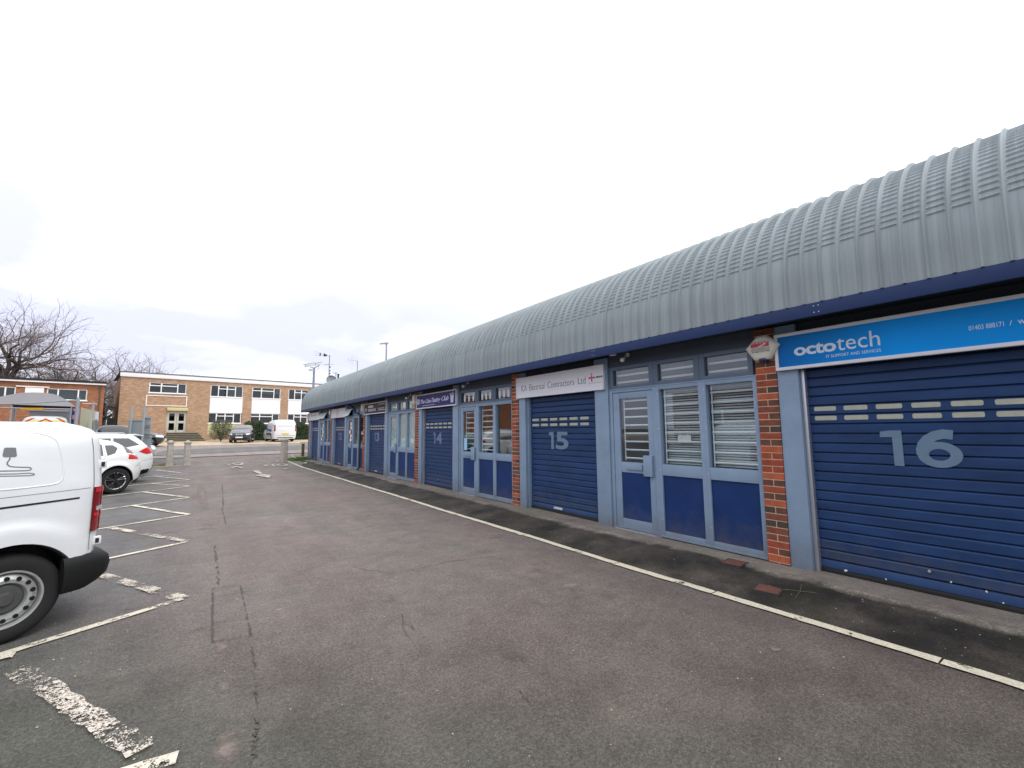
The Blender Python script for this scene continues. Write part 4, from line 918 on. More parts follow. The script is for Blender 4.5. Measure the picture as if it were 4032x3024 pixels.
# pressed outline of the blanked window panel, made as a low rounded ridge
rid = [v1(*p) for p in [(150, 0), (300, 14), (380, 34), (425, 60), (450, 100), (468, 170), (480, 250), (482, 320), (474, 365), (440, 392), (380, 405), (200, 426), (0, 446)]]
q = v1(0, 446); top = v1(150, 0)
rid = [(2.0, top[1]), (1.2, top[1]+.005)]+rid+[(1.2, q[1]), (2.0, q[1]+.02)]
mb = MB(); mb.tube([(x, van.side(x, z)-.002, z) for x, z in rid], .0065, 8); mb.build('pressed_ridge', M_vanwhite, vt, smooth=60)
van.seam('L', [v1(690, 425), v1(0, 507), (1.6, v1(0, 507)[1])], .0035, .0012).build('panel_line', M_seam, vt)
g0 = v1(605, 502); g1 = v1(0, 584); van.seam('L', [g0, g1, (1.9, g1[1])], .016, .0015).build('sliding_door_rail', M_black, vt)
seamx = [v1(*p) for p in [(648, 0), (672, 130), (688, 300), (695, 420), (696, 600), (692, 750), (683, 912)]]
sx = -.475
van.seam('L', [(sx+.03, 1.62), (sx+.012, 1.45), (sx, 1.2), (sx, .6)], .0045, .0018).build('panel_line', M_seam, vt)
van.seam('L', [(sx+.05, 1.66), (sx+.03, 1.62)], .0045, .0018).build('panel_line', M_seam, vt)
def lampouts(car, x0, z0, z1, y0, yedge=None): # wraps from side at x0 round to y0 on the back
    xr, xf, w = lerpkeys(car.st, (z0+z1)/2)
    return [('L', [(x0, z0), (xr+.05, z0), (xr+.05, z1), (x0, z1)]), ('B', [(car.side(xr+.05, z0)-.0, z0), (y0, z0), (y0, z1), (car.side(xr+.05, z1), z1)])]
for s_ in ('L', 'R'):
    fl = 1 if s_ == 'L' else -1
    def LP(x0, z0, z1, y0, off, m_, nm, par=vt):
        xr, xf, w = lerpkeys(van.st, (z0+z1)/2); xe = xr+.055; ye = van.side(xe, (z0+z1)/2)
        o = van.patch([(s_, [(x0, z0), (xe, z0), (xe, z1), (x0, z1)]), ('B', [(fl*ye, z0), (fl*y0, z0), (fl*y0, z1), (fl*ye, z1)])], off=off, wall=.03, sub=3).build(nm, m_, par, smooth=50); return o
    tl_ = LP(sx-.003, .755, 1.135, .80, .014, M_red, 'tail_lamp')
    LP(sx-.012, 1.09, 1.125, .83, .017, M_redb, 'reflector', tl_); LP(sx-.03, .93, .965, .83, .018, M_lens, 'reversing_lens', tl_); LP(sx-.012, .885, .91, .83, .017, M_redb, 'reflector', tl_)
for z in (1.33, .66):
    hg = MB(); y_ = van.side(-.53, z); hg.box(-.575, -.51, y_-.02, y_+.018, z-.035, z+.035); hh = hg.build('rear_hinge', M_vanwhite, vt, bevel=.01); MB().box(-.555, -.53, y_+.004, y_+.022, z-.02, z+.02).build('hinge_slot', M_black, hh)
# black bumper round the back
path = []
zb_ = .45; xe = -.545
for x in frange(-.30, xe, 6): path.append((x, van.side(x, zb_)))
ye = van.side(xe, zb_)
for q in (.97, .93, .86, .76, .6, .4, .2, 0): path.append((van.end(ye*q, zb_), ye*q))
path += [(x, -y) for x, y in reversed(path[:-1])]
mb = MB(); vs = []
sec = [(-.03, .30), (.006, .285), (.02, .30), (.035, .36), (.04, .44), (.036, .50), (.02, .555), (.0, .572), (-.03, .57)]
for i, (x, y) in enumerate(path):
    a = path[max(0, i-1)]; b_ = path[min(len(path)-1, i+1)]; d = Vector((b_[0]-a[0], b_[1]-a[1])).normalized(); nn = Vector((d.y, -d.x))
    if nn.dot(Vector((x+.2, y))) < 0: nn = -nn
    k = max(0, min(1, (-.35-x)/.2)); up_ = max(0, min(1, (-.45-x)/.12))
    for o, z in sec: vs.append((x+nn.x*(o*(1+2.4*k)), y+nn.y*o*(1+.25*k), z+(.05*up_ if z < .33 else 0)))
n = len(sec); mb.add(vs, [(i*n+k, i*n+k+1, (i+1)*n+k+1, (i+1)*n+k) for i in range(len(path)-1) for k in range(n-1)]+[tuple(range(n)), tuple(len(vs)-n+k for k in range(n))])
mb.build('rear_bumper', M_plastic, vt, smooth=45)
van.patch([('F', [(-.8, 1.2), (.8, 1.2), (.72, 1.6), (-.72, 1.6)])]).build('windscreen', M_carglass, vt)
for s_ in 'LR': van.patch([(s_, [(1.95, 1.18), (2.85, 1.18), (2.3, 1.52), (1.95, 1.54)])]).build('side_window', M_carglass, vt)
van.seam('B', [(0, .6), (0, 1.7)], .008, .002).build('door_gap', M_seam, vt)
MB().box(-.645, -.61, -.26, .26, .62, .73).build('number_plate', mat('yellow_plate', (.75, .55, .03), .4), vt)
def liner(t, ax, r, zc, y0, y1):
    for sg in (1, -1):
        pr = [(ax+r*math.cos(a), zc+r*math.sin(a)) for a in frange(-.12, math.pi+.12, 24)]; ins = [(ax+(r-.012)*math.cos(a), zc+(r-.012)*math.sin(a)) for a in frange(math.pi+.12, -.12, 24)]
        MB().prism(pr+ins, y0*sg, y1*sg, 'y').build('arch_liner', M_black, t, smooth=40)
for ax in (0, 3.0): liner(vt, ax, .405, .345, .60, .905)
# --- generic cars
def carset(name, label, cat, car, P, az, paint, style, glassL, lampB, platecol, group=None, extra=None, wy=.78, rr=.20, wheelw=.2):
    t = thing(name, label, cat, group=group); place(t, P, az); car.body(t, paint); car.wheels(t, style, wheelw, wy, rr)
    for s_ in 'LR':
        for g in glassL: car.patch([(s_, g)], off=.003, wall=.006).build('side_window', M_carglass, t, smooth=50)
    return t
def common(car, t, wz, fz, lampsB, lampsF, plate=(.6, 1), grille=None):
    """wz: rear glass (y half lo, y half hi, z0, z1); fz the same for the windscreen"""
    car.patch([('B', [(-wz[0], wz[2]), (wz[0], wz[2]), (wz[1], wz[3]), (-wz[1], wz[3])])], off=.004, wall=.01).build('rear_window', M_carglass, t, smooth=50)
    car.patch([('F', [(-fz[0], fz[2]), (fz[0], fz[2]), (fz[1], fz[3]), (-fz[1], fz[3])])], off=.004, wall=.01).build('windscreen', M_carglass, t, smooth=50)
    for fl, s_ in ((1, 'L'), (-1, 'R')):
        if lampsB:
            o = []
            if 'side' in lampsB: o.append((s_, lampsB['side']))
            if 'back' in lampsB: o.append(('B', [(fl*p[0], p[1]) for p in lampsB['back']]))
            car.patch(o, off=.012, wall=.03).build('tail_lamp', lampsB.get('m', M_redb), t, smooth=50)
        if lampsF: car.patch([('F', [(fl*p[0], p[1]) for p in lampsF])], off=.01, wall=.03).build('headlight', M_lens, t, smooth=50)
    xr = car.end(0, plate[0], True); MB().box(xr-.02, xr+.01, -.26, .26, plate[0]-.055, plate[0]+.055).build('number_plate', MATS['yellow_plate'], t)
    xf = car.end(0, .45, False); MB().box(xf-.01, xf+.02, -.26, .26, .39, .50).build('number_plate', M_paper, t)
    if grille: car.patch([('F', grille)], off=.008, wall=.02).build('grille', M_blackg, t)
    for fl in (1, -1):
        x_ = car.mir; MB().bbox((x_, fl*(car.side(x_, 1.0)+.08), 1.02), (.14, .2, .13)).build('wing_mirror', M_black if car.mirm is None else car.mirm, t, bevel=.04)
# white hatchback crossover (nearer)
jk = Car([(.20, -.58, 3.15, .80), (.34, -.70, 3.26, .85), (.55, -.745, 3.30, .878), (.78, -.72, 3.28, .875), (.92, -.66, 3.16, .855), (1.0, -.60, 2.7, .835), (1.05, -.56, 2.1, .81), (1.16, -.44, 1.82, .75), (1.28, -.28, 1.5, .69), (1.37, -.14, 1.22, .63), (1.43, .0, .95, .54), (1.455, .15, .75, .44)], n=5, m_=4, wb=2.53, wr=.345, arch=.40, flare=.035)
jk.mir = 1.85; jk.mirm = M_carwhite
jP = wheel_root(449, 1944, AZ, jk, .80)
tj = carset('parked_car', 'white compact crossover with black alloy wheel, nearest car beyond the van', 'car', jk, jP, AZ, M_carwhite, 'black', [[(.30, 1.03), (1.0, 1.0), (1.75, 1.03), (1.35, 1.28), (.9, 1.33), (.3, 1.32)], [(-.04, 1.22), (.04, 1.08), (.22, 1.02), (.24, 1.30), (.06, 1.30)]], None, None, 'cars and vans parked in the angled bays', wy=.82, rr=.228)
common(jk, tj, (.60, .50, 1.08, 1.33), (.66, .54, 1.1, 1.35), {'side': [(-.26, .95), (-.38, .905), (-.60, .91), (-.585, .985), (-.40, 1.0), (-.34, 1.10), (-.24, 1.22), (-.32, 1.14), (-.37, 1.05)], 'back': [(.78, .90), (.60, .89), (.62, .98), (.74, 1.04)]}, [(.55, .72), (.8, .75), (.74, .92), (.5, .88)], (.72, 1), [(-.4, .55), (.4, .55), (.45, .8), (-.45, .8)])
for s_ in 'LR': jk.patch([(s_, [(-.24, 1.08), (-.45, 1.05), (-.42, 1.13), (-.28, 1.24), (-.2, 1.26)])], off=.006, wall=.01).build('rear_quarter_glass', M_carglass, tj)
jk.patch([('L', [(-.40, .22), (-.60, .26), (-.60, .34), (-.42, .30)]), ('R', [(-.40, .22), (-.60, .26), (-.60, .34), (-.42, .30)]), ('B', [(-.7, .22), (.7, .22), (.74, .36), (-.74, .36)])], off=.012, wall=.03).build('rear_skirt', M_plastic, tj)
for s_ in 'LR':
    jk.seam(s_, [(.42, .95), (.30, .78), (.32, .70)], .007).build('panel_line', M_seam, tj); jk.seam(s_, [(.28, 1.34), (.26, 1.0), (.42, .72)], .006).build('panel_line', M_seam, tj); jk.seam(s_, [(-.38, .62), (-.62, .80)], .006).build('panel_line', M_seam, tj)
for ax in (0, 2.53): liner(tj, ax, .40, .355, .55, .80)
# white estate crossover behind
xt = Car([(.24, -.80, 3.45, .84), (.40, -.93, 3.55, .89), (.62, -.965, 3.6, .91), (.85, -.95, 3.58, .91), (1.0, -.90, 3.45, .90), (1.1, -.84, 3.0, .885), (1.15, -.80, 2.4, .87), (1.26, -.70, 2.05, .82), (1.38, -.58, 1.75, .765), (1.49, -.46, 1.45, .71), (1.555, -.40, 1.2, .66), (1.59, -.2, .95, .56)], n=7, m_=4.5, wb=2.70, wr=.35, arch=.40, flare=.03)
xt.mir = 2.1; xt.mirm = M_carwhite
f62 = Vector((math.sin(R_(62)), math.cos(R_(62)), 0)); lft = Vector((math.cos(R_(62)), -math.sin(R_(62)), 0))
xP = jP+Vector((-.12, 2.86, 0)); 
tx = carset('parked_car', 'white estate crossover with roof rails parked behind the white compact crossover', 'car', xt, xP, AZ, M_carwhite, 'alloy', [[(.35, 1.11), (2.1, 1.13), (1.7, 1.36), (1.2, 1.47), (.35, 1.47)], [(-.40, 1.24), (.29, 1.11), (.29, 1.47), (-.12, 1.46)]], None, None, 'cars and vans parked in the angled bays', wy=.84, rr=.22)
common(xt, tx, (.66, .56, 1.18, 1.48), (.72, .6, 1.2, 1.5), {'side': [(-.36, 1.02), (-.60, .93), (-.84, .96), (-.80, 1.13), (-.68, 1.19)], 'back': [(.82, .98), (.55, .98), (.55, 1.08), (.70, 1.15), (.80, 1.13)]}, [(.55, .75), (.82, .8), (.78, .95), (.5, .92)], (.8, 1), [(-.4, .6), (.4, .6), (.45, .85), (-.45, .85)])
xt.patch([('L', [(-.40, .24), (-.72, .3), (-.74, .44), (-.42, .40)]), ('B', [(-.8, .26), (.8, .26), (.84, .44), (-.84, .44)])], off=.012, wall=.03).build('rear_skirt', M_plastic, tx)
MB().add([(-.35, -.6, 1.555), (-.35, .6, 1.555), (-.62, .55, 1.525), (-.62, -.55, 1.525), (-.35, -.6, 1.60), (-.35, .6, 1.60), (-.62, .55, 1.545), (-.62, -.55, 1.545)], [(0, 1, 2, 3), (7, 6, 5, 4), (0, 4, 5, 1), (1, 5, 6, 2), (2, 6, 7, 3), (3, 7, 4, 0)]).build('roof_spoiler', M_carwhite, tx, bevel=.01)
for fl in (1, -1):
    rl = MB(); rl.tube([(-.1, fl*.60, 1.58), (.0, fl*.61, 1.635), (1.1, fl*.60, 1.64), (1.25, fl*.58, 1.57)], .016, 8); rl.build('roof_rail', M_alu, tx, smooth=60)
for s_ in 'LR':
    xt.seam(s_, [(.32, 1.5), (.3, 1.1), (.42, .74)], .007).build('panel_line', M_seam, tx); xt.seam(s_, [(-.45, .70), (-.86, .78)], .006).build('panel_line', M_seam, tx)
# teal hatchback beyond
th_ = Car([(.22, -.55, 3.1, .78), (.45, -.66, 3.2, .83), (.7, -.66, 3.2, .84), (.92, -.6, 3.0, .83), (1.0, -.56, 2.4, .81), (1.2, -.42, 1.95, .74), (1.38, -.25, 1.5, .66), (1.45, -.05, 1.1, .52)], n=6, m_=4, wb=2.45, wr=.30, arch=.36)
th_.mir = 1.9; th_.mirm = None
tt = carset('parked_car', 'teal green hatchback mostly hidden behind the white estate crossover', 'car', th_, jP+Vector((.0, 5.7, 0)), AZ, mat('teal_car_paint', (.05, .13, .12), .25, coat=1), 'alloy', [[(.3, 1.02), (1.8, 1.02), (1.2, 1.36), (.3, 1.36)]], None, None, 'cars and vans parked in the angled bays', wy=.76)
common(th_, tt, (.58, .5, 1.02, 1.32), (.62, .52, 1.05, 1.38), {'back': [(.76, .72), (.55, .72), (.55, .9), (.74, .9)]}, [(.5, .65), (.78, .68), (.74, .84), (.5, .8)], (.55, 1))
# silver saloon roof beyond, dark hatch, dark MPV by the building
def sedan(sc=1.0): 
    c = Car([(.20, -.85, 3.3, .80), (.4, -.98, 3.45, .86), (.65, -1.0, 3.5, .875), (.85, -.96, 3.42, .865), (.95, -.8, 2.8, .85), (1.05, -.55, 2.15, .80), (1.2, -.25, 1.85, .73), (1.33, .05, 1.5, .66), (1.42, .35, 1.1, .56)], n=5.5, m_=4, wb=2.65, wr=.32, arch=.375); c.mir = 2.0; c.mirm = None; return c
def hatch():
    c = Car([(.20, -.68, 3.2, .82), (.4, -.78, 3.38, .87), (.65, -.79, 3.42, .885), (.85, -.75, 3.34, .875), (.97, -.68, 2.9, .86), (1.06, -.62, 2.15, .82), (1.25, -.50, 1.85, .75), (1.42, -.38, 1.45, .67), (1.52, -.15, 1.1, .55)], n=5, m_=4, wb=2.62, wr=.33, arch=.385); c.mir = 2.0; c.mirm = None; return c
sg = [[(.3, 1.0), (1.9, 1.02), (1.35, 1.34), (.35, 1.34)], [(-.3, 1.02), (.24, 1.0), (.26, 1.34), (.12, 1.33)]]
c = sedan(); t = carset('parked_car', 'silver car seen only by its roof beyond the white estate crossover roof', 'car', c, (-4.9, 28.8, terr(0, 28.8)), 85, mat('silver_car_paint', (.45, .48, .52), .25, coat=1), 'alloy', sg, None, None, 'cars near the far building', wy=.78)
common(c, t, (.6, .5, 1.05, 1.3), (.64, .54, 1.1, 1.36), {'back': [(.8, .7), (.55, .7), (.55, .84), (.78, .84)]}, [(.52, .6), (.82, .64), (.78, .8), (.5, .74)], (.6, 1))
c = hatch(); t = carset('parked_car', 'dark grey car with its front toward the steps, behind grey sign backs', 'car', c, (-4.9, 42.5, terr(0, 42.8)+.03), 98, mat('dark_grey_car_paint', (.035, .037, .042), .22, coat=1), 'alloy', sg, None, None, 'cars near the far building', wy=.78)
common(c, t, (.6, .5, 1.05, 1.4), (.66, .56, 1.1, 1.46), {'back': [(.8, .7), (.55, .7), (.55, .84), (.78, .84)]}, [(.52, .62), (.83, .66), (.79, .82), (.5, .76)], (.6, 1), [(-.5, .58), (.5, .58), (.5, .74), (-.5, .74)])
# dark people carrier facing the camera
c = hatch(); bp_ = G(947, 1743); az = 191
P = Vector((3.95, 46.6, terr(0, 46.6)+.03)); t = carset('parked_car', 'dark people carrier parked nose out between a hedge and a bush', 'car', c, P+Vector((0, .9, 0)), az, mat('dark_blue_car_paint', (.018, .024, .035), .2, coat=1), 'alloy', sg, None, None, 'cars near the far building', wy=.78)
common(c, t, (.6, .5, 1.05, 1.4), (.70, .60, 1.08, 1.46), {'back': [(.8, .7), (.55, .7), (.55, .84), (.78, .84)]}, [(.50, .64), (.82, .70), (.80, .80), (.52, .76)], (.6, 1), None)
c.patch([('F', [(-.22, .62), (-.04, .62), (-.04, .73), (-.24, .73)]), ('F', [(.22, .62), (.04, .62), (.04, .73), (.24, .73)])], off=.02, wall=.03).build('grille', M_chrome, t)
c.patch([('F', [(-.19, .64), (-.06, .64), (-.06, .71), (-.20, .71)]), ('F', [(.19, .64), (.06, .64), (.06, .71), (.20, .71)])], off=.024, wall=.01).build('grille_slat', M_black, t)
c.patch([('F', [(-.6, .28), (.6, .28), (.55, .40), (-.55, .40)])], off=.01, wall=.02).build('air_intake', M_black, t)
# white and blue van seen from behind
tv = Car([(.26, -.98, 3.8, .92), (.45, -1.03, 3.9, .96), (.8, -1.04, 3.88, .98), (1.1, -1.04, 3.4, .98), (1.3, -1.02, 2.95, .955), (1.6, -.99, 2.4, .91), (1.8, -.95, 2.1, .85), (1.92, -.86, 1.8, .76), (1.97, -.7, 1.5, .62)], n=18, m_=6, wb=2.93, wr=.34, arch=.40)
t = thing('parked_van', 'white van with blue flashes backed toward us beside the hedge', 'van', group='cars near the far building'); place(t, (6.85, 45.6, terr(0, 45.6)+.03), -3)
tv.body(t, M_vanwhite); tv.wheels(t, 'steel', .22, .90, .21)
bl_ = mat('blue_vinyl', (.02, .06, .35), .35)
for s_ in 'LR':
    tv.patch([(s_, [(-.2, .90), (1.6, 1.02), (2.9, 1.2), (2.6, 1.32), (1.2, 1.16), (-.2, 1.12)])], off=.004, wall=.006).build('blue_flash', bl_, t)
    tv.patch([(s_, [(-.3, .60), (2.2, .62), (2.2, .78), (-.3, .76)])], off=.004, wall=.006).build('blue_flash', MATS['navy_fascia'], t)
    tv.patch([(s_, [(2.0, 1.3), (2.75, 1.3), (2.3, 1.68), (2.0, 1.70)])], off=.006, wall=.006).build('side_window', M_carglass, t)
for fl in (1, -1):
    tv.patch([('B', [(fl*.93, .95), (fl*.80, .95), (fl*.80, 1.5), (fl*.90, 1.5)])], off=.012, wall=.03).build('tail_lamp', M_red, t)
tv.patch([('B', [(-.68, 1.38), (.68, 1.38), (.64, 1.42), (-.64, 1.42)])], off=.006, wall=.01).build('door_crease', mat('light_grey_paint', (.5, .52, .54), .4), t)
tv.seam('B', [(-.78, .55), (.78, .55)], .02, .004).build('bumper_gap', M_seam, t)
tv.patch([('B', [(-.7, .34), (.7, .34), (.6, .40), (-.6, .40)])], off=.01, wall=.02).build('bumper_vent', M_black, t)
MB().box(-1.075, -1.03, -.27, .27, .66, .77).build('number_plate', MATS['yellow_plate'], t)
for fl in (1, -1): MB().bbox((2.5, fl*1.1, 1.25), (.12, .2, .3)).build('wing_mirror', M_black, t, bevel=.04)
# high-roofed service van with chevrons, only its top showing over the near van
cv = Car([(.3, -1.1, 3.9, .95), (.8, -1.15, 4.0, 1.0), (1.2, -1.15, 3.5, 1.0), (1.75, -1.1, 2.6, .95), (1.98, -1.05, 2.2, .88), (2.12, -.95, 1.9, .78), (2.18, -.8, 1.7, .62)], n=16, m_=5, wb=3.3, wr=.35, arch=.41)
t = thing('parked_van', 'high roofed van with red and yellow chevrons showing over the near van', 'van', group='cars near the far building'); place(t, (-7.0, 37.2, terr(0, 37)+.03), 350)
cv.body(t, mat('pale_grey_van_paint', (.45, .47, .49), .3, coat=.7)); cv.wheels(t, 'steel', .22, .92, .21)
mat('red_reflective', (.42, .03, .02), .5); mat('yellow_reflective', (.55, .60, .03), .5)
cv.patch([('B', [(-.80, .6), (.80, .6), (.80, 1.96), (.62, 2.08), (-.62, 2.08), (-.80, 1.96)])], off=.006, wall=.01).build('chevron_panel', MATS['yellow_reflective'], t)
for k in range(7):
    z0 = 1.96-.24*k; h = .11
    for fl in (1, -1):
        q = [(fl*.0, z0+h), (fl*.0, z0), (fl*.78, z0-.52), (fl*.78, z0-.52+h)]
        if z0-.52 > .62: cv.patch([('B', q)], off=.010, wall=.008, sub=2).build('chevron_stripe', MATS['red_reflective'], t)
for fl in (1, -1): cv.patch([('B', [(fl*.40, 2.07), (fl*.56, 2.07), (fl*.79, 1.90), (fl*.79, 1.78)])], off=.010, wall=.008, sub=2).build('chevron_stripe', MATS['red_reflective'], t)
#PART4
# ------------------------------------------------------------------ far brick building
class Facade:
    def __init__(s, O, th, base):
        s.O = Vector((O[0], O[1], base)); s.th = R_(th); s.d = Vector((math.cos(s.th), math.sin(s.th), 0)); s.n = Vector((s.d.y, -s.d.x, 0))
    def at(s, px, py):
        v = ray(px, py); t = (s.O-EYE).dot(s.n)/v.dot(s.n); w = EYE+v*t-s.O; return (w.dot(s.d), w.z)
def r1(x, y): return (x/1.7696, 1150+y/1.7696)
FB = Facade((-1.4, 56), 8.7, .8)
def fb(x, y): return FB.at(*r1(x, y))
bt = thing('office_building', 'two storey brown brick office building with white fascia and stacked white windows', 'building', FB.O, FB.th)
M_bb = brick_mat('brown_brick_wall', 0, (.44, .275, .175), (.35, .21, .13), (.48, .38, .27), big=.18)
sL, zTop = fb(845, 556); sL2, _ = fb(815, 985); sL = (sL+sL2)/2
zF = fb(850, 585)[1]; sR = 26.0
wall = MB()
# openings: list of (s0,s1,z0,z1)
def bx(l, t, r, b):
    a = fb(l, t); c = fb(r, b); d = fb(l, b); e = fb(r, t); return [(a[0]+d[0])/2, (c[0]+e[0])/2, (d[1]+c[1])/2, (a[1]+e[1])/2]
up1 = bx(1038, 634, 1300, 706); up2 = bx(1467, 652, 1694, 733); lo2 = bx(1450, 842, 1680, 915); up3 = bx(1757, 668, 1956, 740); lo3 = bx(1742, 848, 1946, 915); up4 = bx(2010, 683, 2185, 750)
for q in (up2, up3, up4): q[2:] = [up2[2], up2[3]]
for q in (lo3,): q[2:] = [lo2[2], lo2[3]]
lo4 = [up4[0], up4[1], lo2[2], lo2[3]]
pitch = up3[0]-up2[0]
cols_ = [(up2, lo2), (up3, lo3), (up4, lo4)]
w3 = up3[1]-up3[0]
for k in (1, 2, 3):
    u = [up4[0]+pitch*k, up4[0]+pitch*k+w3, up4[2], up4[3]]; cols_.append((u, [u[0], u[1], lo2[2], lo2[3]]))
up4[1] = up4[0]+w3; lo4[1] = up4[1]
door = bx(1158, 833, 1300, 980); door = [door[0], door[1], door[2], door[3]]
holes = [tuple(up1), tuple(door)]+[(u[0], u[1], l[2], u[3]) for u, l in cols_]
xs = sorted({sL, sR}|{h[0] for h in holes}|{h[1] for h in holes}); zs = sorted({-.4, zF}|{h[2] for h in holes}|{h[3] for h in holes})
for i in range(len(xs)-1):
    for j in range(len(zs)-1):
        cx, cz_ = (xs[i]+xs[i+1])/2, (zs[j]+zs[j+1])/2
        if any(h[0] < cx < h[1] and h[2] < cz_ < h[3] for h in holes): continue
        wall.add([(xs[i], 0, zs[j]), (xs[i+1], 0, zs[j]), (xs[i+1], 0, zs[j+1]), (xs[i], 0, zs[j+1])], [(0, 1, 2, 3)])
for h in holes:
    wall.add([(h[0], 0, h[2]), (h[0], .25, h[2]), (h[0], .25, h[3]), (h[0], 0, h[3]), (h[1], 0, h[2]), (h[1], .25, h[2]), (h[1], .25, h[3]), (h[1], 0, h[3])], [(0, 1, 2, 3), (4, 5, 6, 7), (0, 1, 5, 4), (3, 2, 6, 7)])
wall.build('wall', M_bb, bt, recalc=False)
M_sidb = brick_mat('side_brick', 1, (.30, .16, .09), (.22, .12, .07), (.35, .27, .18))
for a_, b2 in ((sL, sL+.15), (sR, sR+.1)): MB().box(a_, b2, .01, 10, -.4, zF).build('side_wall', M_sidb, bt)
fz = zTop
fsc = MB().box(sL-.08, sR+.1, -.12, .2, zF-.02, fz).build('fascia', M_upvc, bt, bevel=.01)
MB().box(sL-.12, sR+.15, -.16, 10, fz+.002, fz+.09).build('roof', mat('dark_roof_edge', (.10, .105, .10), .7), bt)
MB().box(sL, sR, 1.6, 1.7, -.3, zF).build('inner_wall', mat('office_interior', (.13, .12, .11), .9), bt)
MB().box(sL, sR, .26, 1.6, 2.9, 3.0).build('inner_floor', MATS['office_interior'], bt)
M_cur = mat('grey_blind', (.42, .45, .46), .7, noise=(2, .1))
def uwin(q, lights, par, sill=True, blinds=None):
    """lights = [(u0,u1,transom?)]"""
    s0, s1, z0, z1 = q; W_ = s1-s0; f = MB(); t = .075; y0, y1 = .05, .13
    f.box(s0, s1, y0, y1, z0, z0+t); f.box(s0, s1, y0, y1, z1-t, z1); f.box(s0, s0+t, y0, y1, z0+t, z1-t); f.box(s1-t, s1, y0, y1, z0+t, z1-t)
    for (u0, u1, tr) in lights:
        if u1 < .99: f.box(s0+W_*u1-t*.6, s0+W_*u1+t*.6, y0, y1, z0+t, z1-t)
        a = s0+W_*u0+(t if u0 == 0 else t*.6); b_ = s0+W_*u1-(t if u1 > .99 else t*.6)
        if tr: zt = z0+(z1-z0)*.70; f.box(a, b_, y0, y1, zt-t*.6, zt+t*.6); f.box(a, a+.03, y0+.01, y1, zt, z1-t)
    if sill: f.box(s0-.05, s1+.05, -.06, y0-.001, z0-.05, z0+.03)
    w = f.build('window', M_upvc, par, bevel=.008)
    p = MB(); p.box(s0+t, s1-t, y0+.03, y0+.036, z0+t, z1-t); p.build('pane', M_glassd, w)
    if blinds:
        c = MB()
        for (u0, u1, v0, v1) in blinds: c.box(s0+W_*u0, s0+W_*u1, .2, .22, z0+(z1-z0)*v0, z0+(z1-z0)*v1)
        c.build('blind', M_cur, w)
    return w
L4 = [(0, .24, 0), (.24, .5, 1), (.5, .76, 1), (.76, 1, 0)]; L3 = [(0, .32, 1), (.32, .76, 1), (.76, 1, 0)]
uwin(up1, L3, bt, blinds=[(.34, .98, 0, 1)])
for i, (u, l) in enumerate(cols_):
    uwin(u, L4 if i % 2 == 0 else L3, bt, blinds=[(.5, .98, 0, 1)] if i == 0 else [(.3, 1, .45, 1)]); uwin(l, L4 if i % 2 == 0 else L3, bt, blinds=None if i == 0 else [(.8, 1, 0, 1)])
    cl = MB(); z0, z1 = l[3]+.01, u[2]-.06; n = 11
    for k in range(n):
        za = z0+(z1-z0)*k/n; zb = z0+(z1-z0)*(k+1)/n
        cl.add([(u[0], -.0, zb), (u[1], -.0, zb), (u[1], -.028, za), (u[0], -.028, za), (u[0], .06, za), (u[1], .06, za)], [(0, 1, 2, 3), (3, 2, 5, 4)])
    cl.build('cladding', M_upvc, bt)
yp = bx(1447, 922, 1680, 980)
MB().box(lo2[0], lo2[1], -.02, .1, lo2[2]-1.15, lo2[2]-.06).build('render_panel', mat('pale_yellow_render', (.52, .50, .25), .8, noise=(1.5, .15)), bt)
fr = bx(1016, 722, 1303, 795); f = MB(); t_ = .07
f.box(fr[0], fr[1], -.05, .0, fr[2], fr[2]+t_); f.box(fr[0], fr[1], -.05, .0, fr[3]-t_, fr[3]); f.box(fr[0], fr[0]+t_, -.05, .0, fr[2]+t_, fr[3]-t_); f.box(fr[1]-t_, fr[1], -.05, .0, fr[2]+t_, fr[3]-t_); f.build('empty_sign_frame', M_upvc, bt)
ln = bx(1163, 807, 1308, 828); MB().box(ln[0], ln[1], -.25, .1, ln[2], ln[3]).build('door_canopy', mat('cream_lintel', (.58, .52, .27), .7), bt, bevel=.02)
d0, d1, dz0, dz1 = door; mid = (d0+d1)/2; hz = dz1-dz0
for (a, b_) in ((d0+.06, mid-.01), (mid+.01, d1-.06)):
    f = MB(); y0, y1 = .12, .18; s_ = .16
    f.box(a, a+s_, y0, y1, dz0+.02, dz1-.06); f.box(b_-s_, b_, y0, y1, dz0+.02, dz1-.06)
    for (u, v) in ((0, .12), (.44, .56), (.9, .97)): f.box(a+s_, b_-s_, y0, y1, dz0+.02+hz*u, dz0+hz*v)
    dd = f.build('door', mat('off_white_door', (.52, .51, .45), .5), bt, bevel=.008); MB().box(a+s_, b_-s_, y0+.02, y0+.03, dz0+.02+hz*.12, dz0+hz*.9).build('pane', M_glassd, dd)
f = MB(); f.box(d0, d0+.055, .08, .2, dz0, dz1); f.box(d1-.055, d1, .08, .2, dz0, dz1); f.box(d0+.055, d1-.055, .08, .2, dz1-.055, dz1); f.build('door_frame', MATS['off_white_door'], bt)
